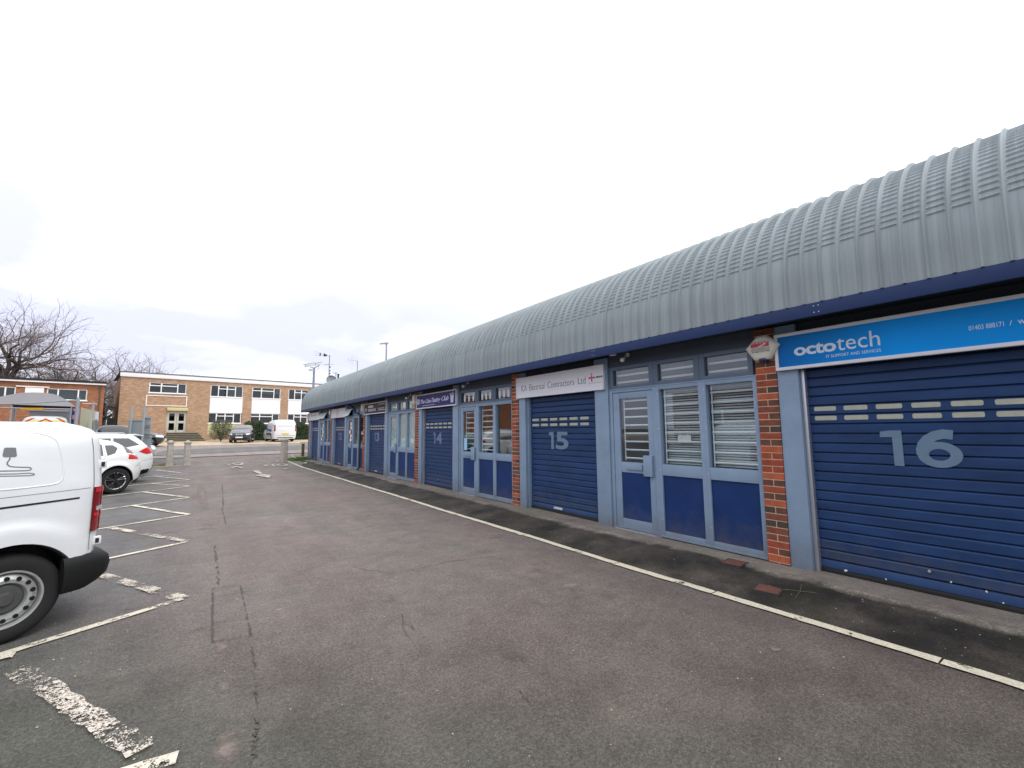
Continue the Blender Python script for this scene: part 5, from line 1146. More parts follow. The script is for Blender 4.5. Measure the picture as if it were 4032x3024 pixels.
# steps up to the door
st0 = bx(1110, 985, 1405, 1045); st_t = thing('entrance_steps', 'mossy concrete steps leading up to the double doors', 'steps', FB.O, FB.th)
n = 5; sb = MB(); zz = door[2]
for k in range(n): sb.box(st0[0]+.25*k*.4+.2, st0[1]-.25*k*.4, -1.9+.33*k, -.01, zz*k/n-.05 if k else -.5, zz*(k+1)/n)
M_step = mat('mossy_step_concrete', (.08, .072, .05), .9, noise=(3, .35)); sb.build('flight', M_step, st_t, bevel=.01)
nb = MB()
for k in range(n): nb.box(st0[0]+.25*k*.4+.19, st0[1]-.25*k*.4+.01, -1.92+.33*k, -1.8+.33*k, zz*(k+1)/n-.03, zz*(k+1)/n+.008)
nb.build('nosing', mat('pale_step_edge', (.33, .29, .22), .85), st_t)
line('parking_bay_line', G(*r1(1525, 1036)), G(*r1(1572, 1060)), .12, M_mark, off=.06, seg=5); line('parking_bay_line', G(*r1(1765, 1028)), G(*r1(1812, 1050)), .12, M_mark, off=.06, seg=5)
line('parking_bay_line', G(*r1(1190, 1049)), G(*r1(1395, 1046)), .16, paint_mat('yellow_road_paint', (.5, .42, .15), .4, 5), off=.06, seg=6)
# low brick building at far left
FL = Facade((-6.3, 51.5), 8.0, .8)
def fl_(x, y): return FL.at(x/3.0167, 1150+y/3.0167)
lt = thing('brick_workshop', 'orange brick building with flat black roof edge at far left', 'building', FL.O, FL.th)
M_ob = brick_mat('orange_brick_wall', 0, (.33, .125, .055), (.25, .09, .042), (.30, .21, .14), big=.3)
e1 = fl_(1250, 1090); sE = e1[0]; zt = e1[1]; sW = fl_(0, 1050)[0]-14
wl = MB()
def bl3(l, t, r, b): a = fl_(l, t); c = fl_(r, b); return [a[0], c[0], c[1], a[1]]
wn = [bl3(560, 1140, 1030, 1292), bl3(-330, 1112, 180, 1250)]; wn[1][3] = wn[0][3]; wn[1][2] = wn[0][2]; wp = bl3(303, 1118, 515, 1240); wp[2], wp[3] = wn[0][2], wn[0][3]-.0
hs = [tuple(q) for q in wn]
xs = sorted({sW, sE}|{h[0] for h in hs}|{h[1] for h in hs}); zs = [-.5, wn[0][2], wn[0][3], zt-.12]
for i in range(len(xs)-1):
    for j in range(3):
        cx, cz_ = (xs[i]+xs[i+1])/2, (zs[j]+zs[j+1])/2
        if any(h[0] < cx < h[1] and h[2] < cz_ < h[3] for h in hs): continue
        wl.add([(xs[i], 0, zs[j]), (xs[i+1], 0, zs[j]), (xs[i+1], 0, zs[j+1]), (xs[i], 0, zs[j+1])], [(0, 1, 2, 3)])
wl.build('wall', M_ob, lt, recalc=False)
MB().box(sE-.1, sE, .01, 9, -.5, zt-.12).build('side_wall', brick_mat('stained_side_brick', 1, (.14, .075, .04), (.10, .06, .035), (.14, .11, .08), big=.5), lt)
MB().box(sW, sE+.1, -.25, 9, zt-.02, zt+.16).build('roof', M_black, lt); MB().box(sW, sE+.08, -.22, -.14, zt-.14, zt-.021).build('fascia', M_upvc, lt)
MB().box(sW, sE-.2, 1.5, 1.6, -.4, zt-.2).build('inner_wall', MATS['office_interior'], lt)
MB().box(sE-.32, sE-.24, -.09, -.0, -.4, zt-.14).build('downpipe', mat('green_stained_pipe', (.08, .075, .05), .8), lt)
uwin(wn[0], [(0, .27, 0), (.27, .77, 0), (.77, 1, 0)], lt, blinds=[(.02, .98, 0, 1)]); uwin(wn[1], [(0, .4, 0), (.4, .75, 0), (.75, 1, 0)], lt)
MB().box(wp[0], wp[1], -.05, .0, wp[2], wp[3]).build('blank_panel', M_upvc, lt); MB().box(wp[0]-.5, wp[1]+.3, -.1, -.051, wp[3]+.02, wp[3]+.1).build('panel_hood', M_upvc, lt)
# alley between them
at_ = thing('alley_gate', 'dark metal gate and fence closing the alley between the brick buildings', 'gate', (-5.2, 55.5, .8), R_(8))
mb = MB()
for k in range(22): mb.box(-1.2+.13*k, -1.12+.13*k, 0, .04, 0, 2.3)
mb.build('boards', mat('dark_green_boards', (.02, .026, .024), .8), at_); MB().box(-1.25, 1.7, -.03, -.002, 1.55, 1.62).box(-1.25, 1.7, -.03, -.002, .3, .38).build('rail', M_galv, at_)
lt2 = thing('lean_to_roof', 'pale sloping roof of a lean-to in the alley between the buildings', 'roof', (-5.5, 60, 3.6), R_(8)); MB().add([(-1.5, 0, .9), (2, 0, -.3), (2, 4, -.3), (-1.5, 4, .9), (-1.5, 0, 1.2), (2, 0, 0), (2, 4, 0), (-1.5, 4, 1.2)], [(0, 1, 2, 3), (7, 6, 5, 4), (0, 4, 5, 1), (1, 5, 6, 2), (2, 6, 7, 3), (3, 7, 4, 0)]).build('roof_slab', mat('pale_fibre_cement', (.36, .34, .33), .8), lt2)
MB().box(-1.4, 1.9, .1, 3.9, -2.9, -.35).build('shed_wall', mat('dark_shed', (.05, .045, .04), .9), lt2)
# building opposite (left of the yard), seen mirrored in the shop windows
ot = thing('yard_building', 'dark brick building left of the yard, seen mirrored in the windows', 'building', (-19, 6, 0))
wl = MB(); wl.box(-3, 0, -22, 14, 0, 4.3); wl.build('wall', brick_mat('yard_brick', 1, (.2, .08, .045), (.14, .06, .035), (.2, .15, .1)), ot)
for k in range(8):
    y = -20+4.3*k
    for z in (1.6,):
        w = MB().box(.0, .05, y, y+1.8, z, z+1.3).build('window', M_upvc, ot); MB().box(.051, .06, y+.1, y+1.7, z+.1, z+1.2).build('pane', M_carglass, w)
# ------------------------------------------------------------------ bollards, posts, poles
def bollard(px, py, lb, h=1.2, w=.27, rz=0):
    p = G(px, py); t = thing('bollard', lb, 'bollard', (p.x, p.y, terr(p.x, p.y)), R_(rz), 'concrete bollards at the mouth of the yard'); mb = MB()
    def rg(s, z, c=.28):
        a = s/2; b_ = a*(1-c); return [(a, -b_, z), (a, b_, z), (b_, a, z), (-b_, a, z), (-a, b_, z), (-a, -b_, z), (-b_, -a, z), (b_, -a, z)]
    lv = [(w*1.12, -.1), (w*1.08, .03), (w*.9, .12), (w*.86, h-.21), (w*.80, h-.19), (w*.80, h-.165), (w*.98, h-.15), (w*.98, h-.09), (w*.25, h), ]
    vs = [q for s, z in lv for q in rg(s, z)]; n = 8
    mb.add(vs, [(i*n+k, i*n+(k+1) % n, (i+1)*n+(k+1) % n, (i+1)*n+k) for i in range(len(lv)-1) for k in range(n)]+[tuple((len(lv)-1)*n+k for k in range(n))])
    mb.build('shaft', M_conc, t, smooth=25)
    return t
bollard(666, 1834, 'leftmost grey concrete bollard with weeds at its foot', rz=10); bollard(734, 1834, 'concrete bollard second from left, right of its weedy neighbour', rz=14); bollard(1117, 1821, 'concrete bollard standing alone at the end of the cream kerb line', h=1.26, w=.31, rz=20)
M_wood = mat('weathered_green_timber', (.10, .095, .05), .9, noise=(8, .3))
p = G(1192, 1795); t = thing('knee_rail_post', 'short mossy wooden rail post beside the grass at the row corner', 'post', (p.x, p.y, terr(p.x, p.y)), .1)
MB().box(-.07, .07, -.07, .07, -.1, .72).build('post', M_wood, t, bevel=.01); MB().add([(-.16, -.1, .72), (.55, -.1, .72), (.55, .1, .72), (-.16, .1, .72), (-.16, 0, .83), (.55, 0, .83)], [(0, 1, 2, 3), (0, 1, 5, 4), (3, 2, 5, 4), (0, 4, 3), (1, 2, 5)]).build('rail', mat('pale_worn_timber', (.30, .27, .19), .9, noise=(8, .2)), t)
def tuft(name, lb, c, rx, ry, n, hh, m_):
    mb = MB()
    for _ in range(n):
        a = random.uniform(0, 6.28); r = math.sqrt(random.random()); x, y = c.x+rx*r*math.cos(a), c.y+ry*r*math.sin(a); z = terr(x, y)+.01; h_ = hh*random.uniform(.4, 1.2)*(1.1-r*.6); b = random.uniform(0, 6.28); w = .008
        tx, ty = random.uniform(-.06, .06), random.uniform(-.06, .06)
        mb.add([(x-w*math.cos(b), y-w*math.sin(b), z), (x+w*math.cos(b), y+w*math.sin(b), z), (x+tx, y+ty, z+h_)], [(0, 1, 2)])
    tag(mb.build(name, m_, recalc=False), lb, 'grass', kind='stuff')
M_grass = mat('fresh_grass', (.10, .21, .025), .7, noise=(20, .3)); M_dry = mat('dry_grass', (.25, .24, .07), .8)
pg = G(1180, 1812); gm = MB(); gm.lathe([(0, .06), (.25, .04), (.5, -.01)], (pg.x+.1, pg.y+.25, terr(0, pg.y)), 'z', 14); tag(gm.build('grass_mound', mat('soil', (.06, .07, .02), .9)), kind='structure')
tuft('grass', 'bright green grass at the corner of the row', pg+Vector((.15, .3, 0)), .75, .8, 2600, .16, M_grass)
tuft('weeds', 'yellowish weeds around the left bollard', G(640, 1833), .5, .25, 700, .12, M_dry)
tuft('verge_weeds', 'thin weeds along the far end wall of the row', Vector((5.7, 27.5, 0)), .5, .3, 400, .14, M_grass)
kb = MB(); pk = [G(1153, 1795), G(1150, 1800), G(1158, 1806), G(1168, 1809)]; kb.tube([(q.x, q.y, terr(q.x, q.y)+.03) for q in pk], .06, 6); tag(kb.build('kerb', mat('kerb_stone', (.33, .29, .24), .9)), kind='structure')
kb = MB(); q0, q1 = G(604, 1843), G(760, 1835); kb.box(q0.x, q1.x, q1.y+.1, q1.y+.25, .0, .11); tag(kb.build('kerb', MATS['kerb_stone'], smooth=None), kind='structure')
def vpole(px, pyt, Zc, r=None, zb=0, X=None):
    """vertical member seen at px with its top at pyt, at view depth Zc -> (x, y, ztop)"""
    v = ray(px, pyt); t = Zc/v.dot(fw); p = EYE+v*t; return p
# camera pole
p = vpole(1237, 1449, 24.9); t = thing('camera_pole', 'grey pole at row end', 'pole', (p.x, p.y, 0)); t['label'] = 'grey pole rising behind the far end of the row carrying cameras'
MB().tube([(p.x, p.y, 0), (p.x, p.y, p.z)], [.075, .06], 12).build('mast', mat('lilac_grey_paint', (.25, .27, .36), .5), t, off=t, smooth=50)
arm = MB(); R3 = rt0
a0 = p+R3*.0; arm.tube([p, p+R3*.30+Vector((0, 0, .16))], .025, 8); arm.tube([p, p-R3*.22+Vector((0, 0, .06))], .02, 8); arm.tube([p+R3*.25+Vector((0, 0, .1)), p+R3*.27+Vector((0, 0, -.05)), p+R3*.15+Vector((0, 0, -.08))], .012, 6); arm.build('bracket', M_galv, t, off=t)
def bigcam(lb, a, b_, r):
    a = Vector(a); b_ = Vector(b_); t = thing('security_camera', lb, 'security camera', a, group='cameras on the grey pole'); d = (b_-a).normalized(); s_ = d.cross(Vector((0, 0, 1))).normalized(); u = s_.cross(d); mb = MB()
    P = []
    for q, k in ((a, 1), (b_, 1)):
        for (i, j) in ((-1, -.7), (1, -.7), (1, .5), (.6, .9), (-.6, .9), (-1, .5)): P.append(q+s_*r*i+u*r*j)
    mb.add(P, [tuple(range(6))[::-1], tuple(range(6, 12))]+[(i, (i+1) % 6, 6+(i+1) % 6, 6+i) for i in range(6)]); mb.build('housing', M_white, t, off=t, bevel=.008)
    mb = MB(); mb.add([q+s_*r*1.15*i+u*r*j for q in (a-d*.02, b_+d*.09) for (i, j) in ((-1, .95), (1, .95), (1, 1.08), (-1, 1.08))], [(0, 1, 2, 3), (4, 5, 6, 7), (0, 1, 5, 4), (1, 2, 6, 5), (2, 3, 7, 6), (3, 0, 4, 7)]); mb.build('sunshield', M_white, t, off=t)
    MB().tube([b_-d*.005, b_+d*.012], r*.55, 12).build('lens', M_blackg, t, off=t)
bigcam('large white camera on the pole pointing left', p+R3*.02+Vector((0, 0, .22)), p-R3*.46+Vector((-.1, -.25, .09)), .085)
bigcam('large white camera on the pole pointing away right', p+R3*.06+Vector((0, 0, .20)), p+R3*.38+Vector((.1, .2, .31)), .075)
bigcam('small white tube camera low on the pole', p+Vector((0, 0, -.12)), p-R3*.29+Vector((0, -.1, -.14)), .055)
# aerials on the roof
def aerial1():
    v = vpole(1298, 1401, 24.0); zb = 4.1; t = thing('tv_aerial', 'tall mast with boxed three-boom aerial on the roof', 'aerial', (v.x, v.y, zb), group='aerials on the roof')
    MB().tube([(v.x, v.y, zb), (v.x, v.y, v.z+.03)], .026, 8).build('mast', M_galv, t, off=t)
    b = MB(); e = v-R3*.85+Vector((0, 0, .32))
    for dz in (.12, 0, -.13): b.tube([v-R3*.12+Vector((0, 0, .0)), v-R3*.85+Vector((0, 0, .18+dz*1.0))], .011, 6)
    b.tube([v+R3*.06, v-R3*.3+Vector((0, 0, .06))], .018, 6); b.build('boom', M_alu, t, off=t)
    for u, s_ in ((.52, .085), (.30, .08), (.24, .065), (.18, .045)): MB().bbox(v-R3*u+Vector((0, 0, .16*u)), (.05, .05, s_*2)).build('reflector', M_black, t, off=t)
    c = MB(); q = Vector((v.x, v.y, v.z-.46)); c.tube([q-R3*.29, q+R3*.23+Vector((0, 0, -.01))], .013, 6); c.tube([q-R3*.29+Vector((0, 0, -.06)), q+Vector((0, 0, -.02))], .01, 6); c.build('cross_arm', M_alu, t, off=t)
    for dz in (.62, .83, .98, 1.12): MB().bbox((v.x+.03, v.y, v.z-dz), (.07, .05, .07)).build('clamp', M_black, t, off=t)
aerial1()
v = vpole(1304, 1497, 24.4); t = thing('satellite_dish', 'grey satellite dish peeping over the roof beside the tall mast', 'satellite dish', (v.x, v.y, 4.2))
d = MB(); d.lathe([(0, .05), (.12, .04), (.22, .01), (.27, -.04)], (v.x, v.y, v.z+.0), 'y', 24); d.build('dish', mat('grey_dish', (.28, .31, .34), .5), t, off=t, smooth=60); MB().tube([(v.x, v.y+.06, v.z), (v.x, v.y+.08, 4.1)], .02, 6).build('stand', M_galv, t, off=t)
v = vpole(1408, 1421, 23.1); t = thing('tv_aerial', 'short mast with small upright-rod aerial right of the tall mast', 'aerial', (v.x, v.y, 4.1), group='aerials on the roof')
MB().tube([(v.x, v.y, 4.1), (v.x, v.y, v.z)], .022, 8).build('mast', M_galv, t, off=t); b = MB(); b.tube([v+R3*.04, v-R3*.50+Vector((0, 0, .07))], .014, 6)
for u, h_ in ((.50, .18), (.34, .22), (.24, .30), (.08, .24)): c = v-R3*u+Vector((0, 0, .07*u*2)); b.tube([c+Vector((0, 0, -h_)), c+Vector((0, 0, h_))], .010, 5)
b.build('boom', M_alu, t, off=t)
def lamp(px, pyt, Zc, armlen, lb, r=.07):
    v = vpole(px, pyt, Zc); t = thing('street_lamp', lb, 'street lamp', (v.x, v.y, 0), group='street lamps beyond the roof'); MB().tube([(v.x, v.y, 0), (v.x, v.y, 3), (v.x, v.y, v.z)], [r*1.6, r*1.1, r*.8], 10).build('post', M_galv, t, off=t, smooth=50)
    e = v-R3*armlen; MB().tube([v-Vector((0, 0, .08)), v+Vector((0, 0, .02))-R3*.1], .04, 6).build('arm', M_galv, t, off=t)
    l = MB(); l.add([v+R3*.12+Vector((0, 0, z)) + Vector((0, s_, 0)) for z in (0, .12) for s_ in (-.1, .1)]+[e+Vector((0, s_, z)) for z in (-.03, .05) for s_ in (-.1, .1)], [(0, 1, 3, 2), (4, 6, 7, 5), (0, 4, 5, 1), (2, 3, 7, 6), (0, 2, 6, 4), (1, 5, 7, 3)]); l.build('lantern', mat('lantern_grey', (.42, .44, .46), .5), t, off=t, bevel=.02)
lamp(1522, 1354, 33.6, .52, 'street lamp with short arm rising behind the curved roof'); lamp(1323, 1469, 70, .55, 'smaller distant street lamp left of the two poles', .09)
v = vpole(1332, 1474, 23.5); t = thing('vent_pipe', 'short dark vent pipe on the roof between dish and small aerial', 'pipe', (v.x, v.y, 4.1)); MB().tube([(v.x, v.y, 4.1), (v.x, v.y, v.z)], .045, 10).lathe([(.06, -.02), (.065, .02), (.0, .03)], (v.x, v.y, v.z), 'z', 10).build('pipe', M_dark, t, off=t)
# ------------------------------------------------------------------ sign backs beyond the cars, barrier frame, canopy
M_sb = mat('sign_back_grey', (.30, .34, .37), .5, noise=(2, .06))
def zc9(x, y): return (380+x/9.217, 1580+y/9.217)
ZS = 21.0
def P9(x, y, Zc=ZS): return vpole(*zc9(x, y), Zc)
def signposts(): 
    t = thing('road_sign', 'back of a wide grey road sign on two posts beyond the white cars', 'road sign', (P9(1290, 190).x, P9(1290, 190).y, 0))
    for (x, yt) in ((1290, 190),): v = P9(x, yt); MB().tube([(v.x, v.y, 0), (v.x, v.y, v.z)], .05, 10).build('post', M_sb, t, off=t, smooth=50)
    a, b_ = P9(1120, 670), P9(1650, 1200, ZS); 
    c = P9(1120, 1200)
    q = MB(); F = fw.copy(); F.z = 0; F.normalize()
    base = P9(1120, 670)+F*.08; wv = R3*((P9(1650, 670)-P9(1120, 670)).dot(R3)); hv = Vector((0, 0, P9(1120, 670).z-P9(1120, 1200).z))
    pts = [base, base+wv, base+wv-hv, base-hv]; q.add(pts+[p_+F*.03 for p_ in pts], [(0, 1, 2, 3), (7, 6, 5, 4), (0, 4, 5, 1), (1, 5, 6, 2), (2, 6, 7, 3), (3, 7, 4, 0)]); q.build('plate', M_sb, t, off=t)
    q = MB(); pts = [base-F*.03+Vector((0, 0, .0)), base-F*.03+wv, base-F*.03+wv-Vector((0, 0, .05)), base-F*.03-Vector((0, 0, .05))]; q.add(pts+[p_+F*.025 for p_ in pts], [(0, 1, 2, 3), (7, 6, 5, 4), (0, 4, 5, 1), (1, 5, 6, 2), (2, 6, 7, 3), (3, 7, 4, 0)]); q.build('channel', M_alu, t, off=t)
    v = P9(1750, 190, ZS-.4); t = thing('road_sign', 'post with stacked small grey sign backs right of the wide one', 'road sign', (v.x, v.y, 0)); MB().tube([(v.x, v.y, 0), (v.x, v.y, v.z)], .05, 10).build('post', M_sb, t, off=t, smooth=50)
    for (x0, x1, y0, y1) in ((1680, 1945, 570, 880), (1690, 1925, 895, 1210), (1680, 1935, 1260, 1800)):
        base = P9(x0, y0, ZS-.4)+F*.07; wv = R3*((P9(x1, y0, ZS-.4)-P9(x0, y0, ZS-.4)).dot(R3)); hv = Vector((0, 0, P9(x0, y0).z-P9(x0, y1).z)); pts = [base, base+wv, base+wv-hv, base-hv]
        q = MB().add(pts+[p_+F*.03 for p_ in pts], [(0, 1, 2, 3), (7, 6, 5, 4), (0, 4, 5, 1), (1, 5, 6, 2), (2, 6, 7, 3), (3, 7, 4, 0)]); q.build('plate', M_sb, t, off=t)
        for dz in (.03, hv.z-.06):
            b2 = base-F*.03-Vector((0, 0, dz)); pts = [b2, b2+wv, b2+wv-Vector((0, 0, .03)), b2-Vector((0, 0, .03))]; MB().add(pts+[p_+F*.025 for p_ in pts], [(0, 1, 2, 3), (7, 6, 5, 4), (0, 4, 5, 1), (1, 5, 6, 2), (2, 6, 7, 3), (3, 7, 4, 0)]).build('channel', M_alu, t, off=t)
signposts()
def q5(x, y, Zc): return vpole(x/5.267, 1520+y/5.267, Zc)
_v = ray(170, 1690); F = Vector((_v.x, _v.y, 0)).normalized()
t = thing('height_barrier', 'grey height barrier frame with yellow and black bar over the car park entry', 'barrier', (q5(1625, 240, 18).x, q5(1625, 240, 18).y, 0)); Zb = 18
for v in (q5(1625, 240, Zb), q5(-60, 380, Zb)): MB().tube([(v.x, v.y, 0), (v.x, v.y, v.z)], .055, 10).build('post', M_galv, t, off=t, smooth=50)
for pp, r_ in (([q5(1600, 290, Zb), q5(650, 360, Zb), q5(-60, 375, Zb)], .022), ([q5(-60, 452, Zb), q5(1480, 485, Zb)], .03), ([q5(600, 515, Zb), q5(1480, 525, Zb)], .03)): MB().tube(pp, r_, 8).build('rail', M_galv, t, off=t, smooth=50)
def slab(pts, th, m_, nm, par, dirv=None):
    dirv = dirv or F; n = len(pts); q = MB().add(list(pts)+[p_+dirv*th for p_ in pts], [tuple(range(n))[::-1], tuple(range(n, 2*n))]+[(i, (i+1) % n, n+(i+1) % n, n+i) for i in range(n)]); return q.build(nm, m_, par, off=par)
hb = slab([q5(425, 450, Zb-.1), q5(890, 450, Zb-.1), q5(890, 495, Zb-.1), q5(425, 485, Zb-.1)], .05, mat('barrier_yellow', (.75, .42, .01), .4), 'warning_bar', t)
for (a, b_) in ((425, 470), (490, 530), (810, 850), (865, 900)): slab([q5(a+35, 449, Zb-.13), q5(b_+22, 449, Zb-.13), q5(b_-22, 492, Zb-.13), q5(a-10, 492, Zb-.13)], .02, M_black, 'warning_stripe', hb)
t = thing('notice_board', 'navy post with pink and pale blue notices left of a beige panel', 'notice board', (q5(1520, 430, 19).x, q5(1520, 430, 19).y, 0))
v = q5(1500, 430, 19); w = q5(1560, 430, 19); slab([v, w, Vector((w.x, w.y, .2)), Vector((v.x, v.y, .2))], .12, M_fascia, 'post', t)
slab([q5(1520, 465, 18.9), q5(1575, 470, 18.9), q5(1572, 520, 18.9), q5(1518, 515, 18.9)], .02, mat('pink_notice', (.5, .25, .3), .6), 'notice', t); slab([q5(1500, 600, 18.9), q5(1565, 605, 18.9), q5(1560, 690, 18.9), q5(1496, 685, 18.9)], .02, MATS['pink_notice'], 'notice', t)
slab([q5(1580, 455, 19.1), q5(1660, 460, 19.1), q5(1645, 720, 19.1), q5(1570, 715, 19.1)], .03, mat('pale_blue_notice', (.38, .46, .62), .6), 'notice', t)
t = thing('hoarding_panel', 'large beige panel standing on edge at the left of the alley', 'panel', (q5(1800, 900, 19).x, q5(1800, 900, 19).y, 0)); slab([q5(1680, 440, 18.5), q5(1975, 515, 21.5), q5(1965, 1100, 21.5), q5(1640, 1100, 18.5)], .05, mat('beige_board', (.36, .35, .25), .8, noise=(2, .1)), 'board', t)
v = q5(1940, 340, 21); t = thing('pole', 'second grey pole right of the barrier with short cross arm', 'pole', (v.x, v.y, 0)); MB().tube([(v.x, v.y, 0), (v.x, v.y, v.z)], .05, 10).build('shaft', M_galv, t, off=t); MB().tube([v-R3*.5+Vector((0, 0, -.05)), v+R3*.16+Vector((0, 0, -.08))], .025, 8).build('arm', M_alu, t, off=t)
t = thing('equipment_box', 'white box fixed behind the beige panel', 'box', (q5(2010, 540, 22).x, q5(2010, 540, 22).y, 0)); slab([q5(1985, 530, 22), q5(2052, 535, 22), q5(2040, 720, 22), q5(1975, 715, 22)], .2, M_white, 'cabinet', t); v = q5(2020, 715, 22.1); MB().tube([v, (v.x, v.y, .2)], .04, 8).build('post', M_galv, t, off=t)
t = thing('folded_sign', 'grey round sign seen edge on below the white box', 'road sign', (q5(1990, 800, 20).x, q5(1990, 800, 20).y, 0)); slab([q5(1960, 700, 20), q5(2010, 690, 20), q5(2055, 790, 20), q5(2025, 890, 20), q5(1975, 930, 20)], .04, M_sb, 'plate', t); v = q5(1950, 720, 20.1); MB().tube([v, (v.x, v.y, .0)], .05, 8).build('post', M_galv, t, off=t)
# canopy: a vaulted fabric roof
Zq = 26; t = thing('canopy_shelter', 'pale grey vaulted fabric canopy behind the height barrier', 'canopy', (q5(700, 300, Zq).x, q5(700, 300, Zq).y, 0))
arc = [(-700, 395), (-400, 330), (0, 222), (150, 190), (350, 152), (500, 138), (700, 132), (900, 138), (1080, 160), (1200, 190), (1330, 260), (1430, 330), (1560, 425)]
vs = []; n = len(arc)
for dd in (0, 2.2, 4.5):
    for (x, y) in arc: q_ = q5(x, y, Zq); vs.append(q_+F*dd+Vector((0, 0, .0)))
cm = MB(); cm.add(vs, [(i*n+j, i*n+j+1, (i+1)*n+j+1, (i+1)*n+j) for i in range(2) for j in range(n-1)])
fr_ = [q5(x, y, Zq)+F*.0 for x, y in arc]; lo = [q5(x, max(y+6, 372+(x-0)*.035), Zq) for x, y in arc]
cm.add(fr_+lo, [(j, j+1, n+j+1, n+j) for j in range(n-1)])
cm.build('fabric_roof', mat('grey_fabric', (.46, .46, .47), .7, noise=(1, .06)), t, off=t, smooth=50)
for x in (250, 1500):
    for dd in (0.1, 4.3): v = q5(x, 400, Zq)+F*dd; MB().tube([(v.x, v.y, 0), tuple(v)], .05, 8).build('post', M_galv, t, off=t)
slab([q5(245, 385, Zq+.6), q5(1480, 425, Zq+.6), q5(1480, 470, Zq+.6), q5(250, 440, Zq+.6)], .1, M_black, 'valance', t)
t = thing('container_unit', 'plain silver grey cabin wall under the canopy', 'cabin', (q5(1050, 600, 27).x, q5(1050, 600, 27).y, 0)); v0 = q5(610, 540, 27); v1_ = q5(1480, 540, 27); slab([v0, v1_, Vector((v1_.x, v1_.y, 0.1)), Vector((v0.x, v0.y, .1))], 2.2, mat('silver_cladding', (.36, .37, .38), .5, noise=(3, .08)), 'cabin_wall', t); slab([v0+Vector((0, 0, .08)), v1_+Vector((0, 0, .08)), v1_+Vector((0, 0, .01)), v0+Vector((0, 0, .01))], 2.25, M_dark, 'roof_edge', t)
# ------------------------------------------------------------------ vegetation
M_leaf = mat('hedge_leaf', (.035, .062, .02), .7, noise=(4, .5)); M_leaf2 = mat('olive_leaf', (.085, .10, .05), .7, noise=(4, .4))
def hedge(name, lb, P0, P1, d, h_, n, m_, s=.09, cat='hedge'):
    mb = MB(); P0 = Vector(P0); P1 = Vector(P1); ax = (P1-P0); L_ = ax.length; ax.normalize(); nn = Vector((-ax.y, ax.x, 0))
    for _ in range(n):
        u = random.uniform(0, L_); v = random.uniform(-1, 1); z = random.random()**.8
        e = 1+.10*math.sin(u*2.1)+.07*math.sin(u*5.3+1); c = P0+ax*u+nn*v*d/2*(1-.25*z)*e; c.z = P0.z+h_*z*e*(1-.12*v*v)
        a = Euler((random.uniform(0, 6), random.uniform(0, 6), random.uniform(0, 6))).to_matrix(); k = s*random.uniform(.5, 1.3)
        mb.add([c+a @ Vector(q)*k for q in ((-1, 0, 0), (0, -.45, .1), (1, 0, 0), (0, .45, .1))], [(0, 1, 2, 3)])
    t = thing(name, lb, cat, (P0+P1)/2); mb.build('foliage', m_, t, off=t, recalc=False)
    st = MB()
    for k in range(max(2, int(L_*1.5))): u = L_*(k+.5)/max(2, int(L_*1.5)); c = P0+ax*u; st.tube([c+Vector((0, 0, -.1)), c+Vector((.1, 0, h_*.7))], .03, 5)
    st.build('stem', mat('bark', (.09, .075, .06), .9, noise=(8, .3)), t, off=t)
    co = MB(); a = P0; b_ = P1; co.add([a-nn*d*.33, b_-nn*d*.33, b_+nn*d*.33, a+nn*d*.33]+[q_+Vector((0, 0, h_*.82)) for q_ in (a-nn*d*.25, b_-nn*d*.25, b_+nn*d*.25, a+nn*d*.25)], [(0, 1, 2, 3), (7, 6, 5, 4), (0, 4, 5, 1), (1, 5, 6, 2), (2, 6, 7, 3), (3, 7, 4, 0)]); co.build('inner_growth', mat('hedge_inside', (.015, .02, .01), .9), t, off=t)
zb = .83
hedge('hedge', 'dark clipped hedge between the dark people carrier and the white van', (4.3, 51.0, zb), (7.2, 51.5, zb), 1.2, 1.75, 9000, M_leaf); hedge('hedge', 'dark clipped hedge right of the white van', (8.3, 51.6, zb), (14, 52.4, zb), 1.2, 1.75, 12000, M_leaf)
def bush(lb, c, r, h_, n):
    t = thing('bush', lb, 'bush', c); mb = MB(); tw = MB()
    for k in range(34):
        a = random.uniform(0, 6.28); q = Vector((r*math.cos(a)*random.uniform(.3, 1), r*math.sin(a)*random.uniform(.3, 1), h_*random.uniform(.6, 1))); tw.tube([(0, 0, 0), (q.x*.4, q.y*.4, q.z*.55), tuple(q)], [.02, .012, .004], 4)
    for _ in range(n):
        a = random.uniform(0, 6.28); rr = r*math.sqrt(random.random()); z = h_*random.uniform(.1, 1.05); c2 = Vector((rr*math.cos(a)*(1-.4*abs(z/h_-.5)), rr*math.sin(a), z)); m3 = Euler((random.uniform(0, 6), random.uniform(0, 6), random.uniform(0, 6))).to_matrix(); k = random.uniform(.03, .075)
        mb.add([c2+m3 @ Vector(q)*k for q in ((-1, 0, 0), (0, -.4, .1), (1, 0, 0), (0, .4, .1))], [(0, 1, 2, 3)])
    mb.build('foliage', M_leaf2, t, recalc=False); tw.build('stem', MATS['bark'], t)
bush('sparse olive green bush between the yellow panel and the dark people carrier', (2.3, 50.6, zb), 1.0, 1.9, 3800)
M_bark = mat('oak_bark', (.085, .068, .062), .9, noise=(3, .35)); M_twig = mat('oak_twigs', (.19, .145, .135), .9)
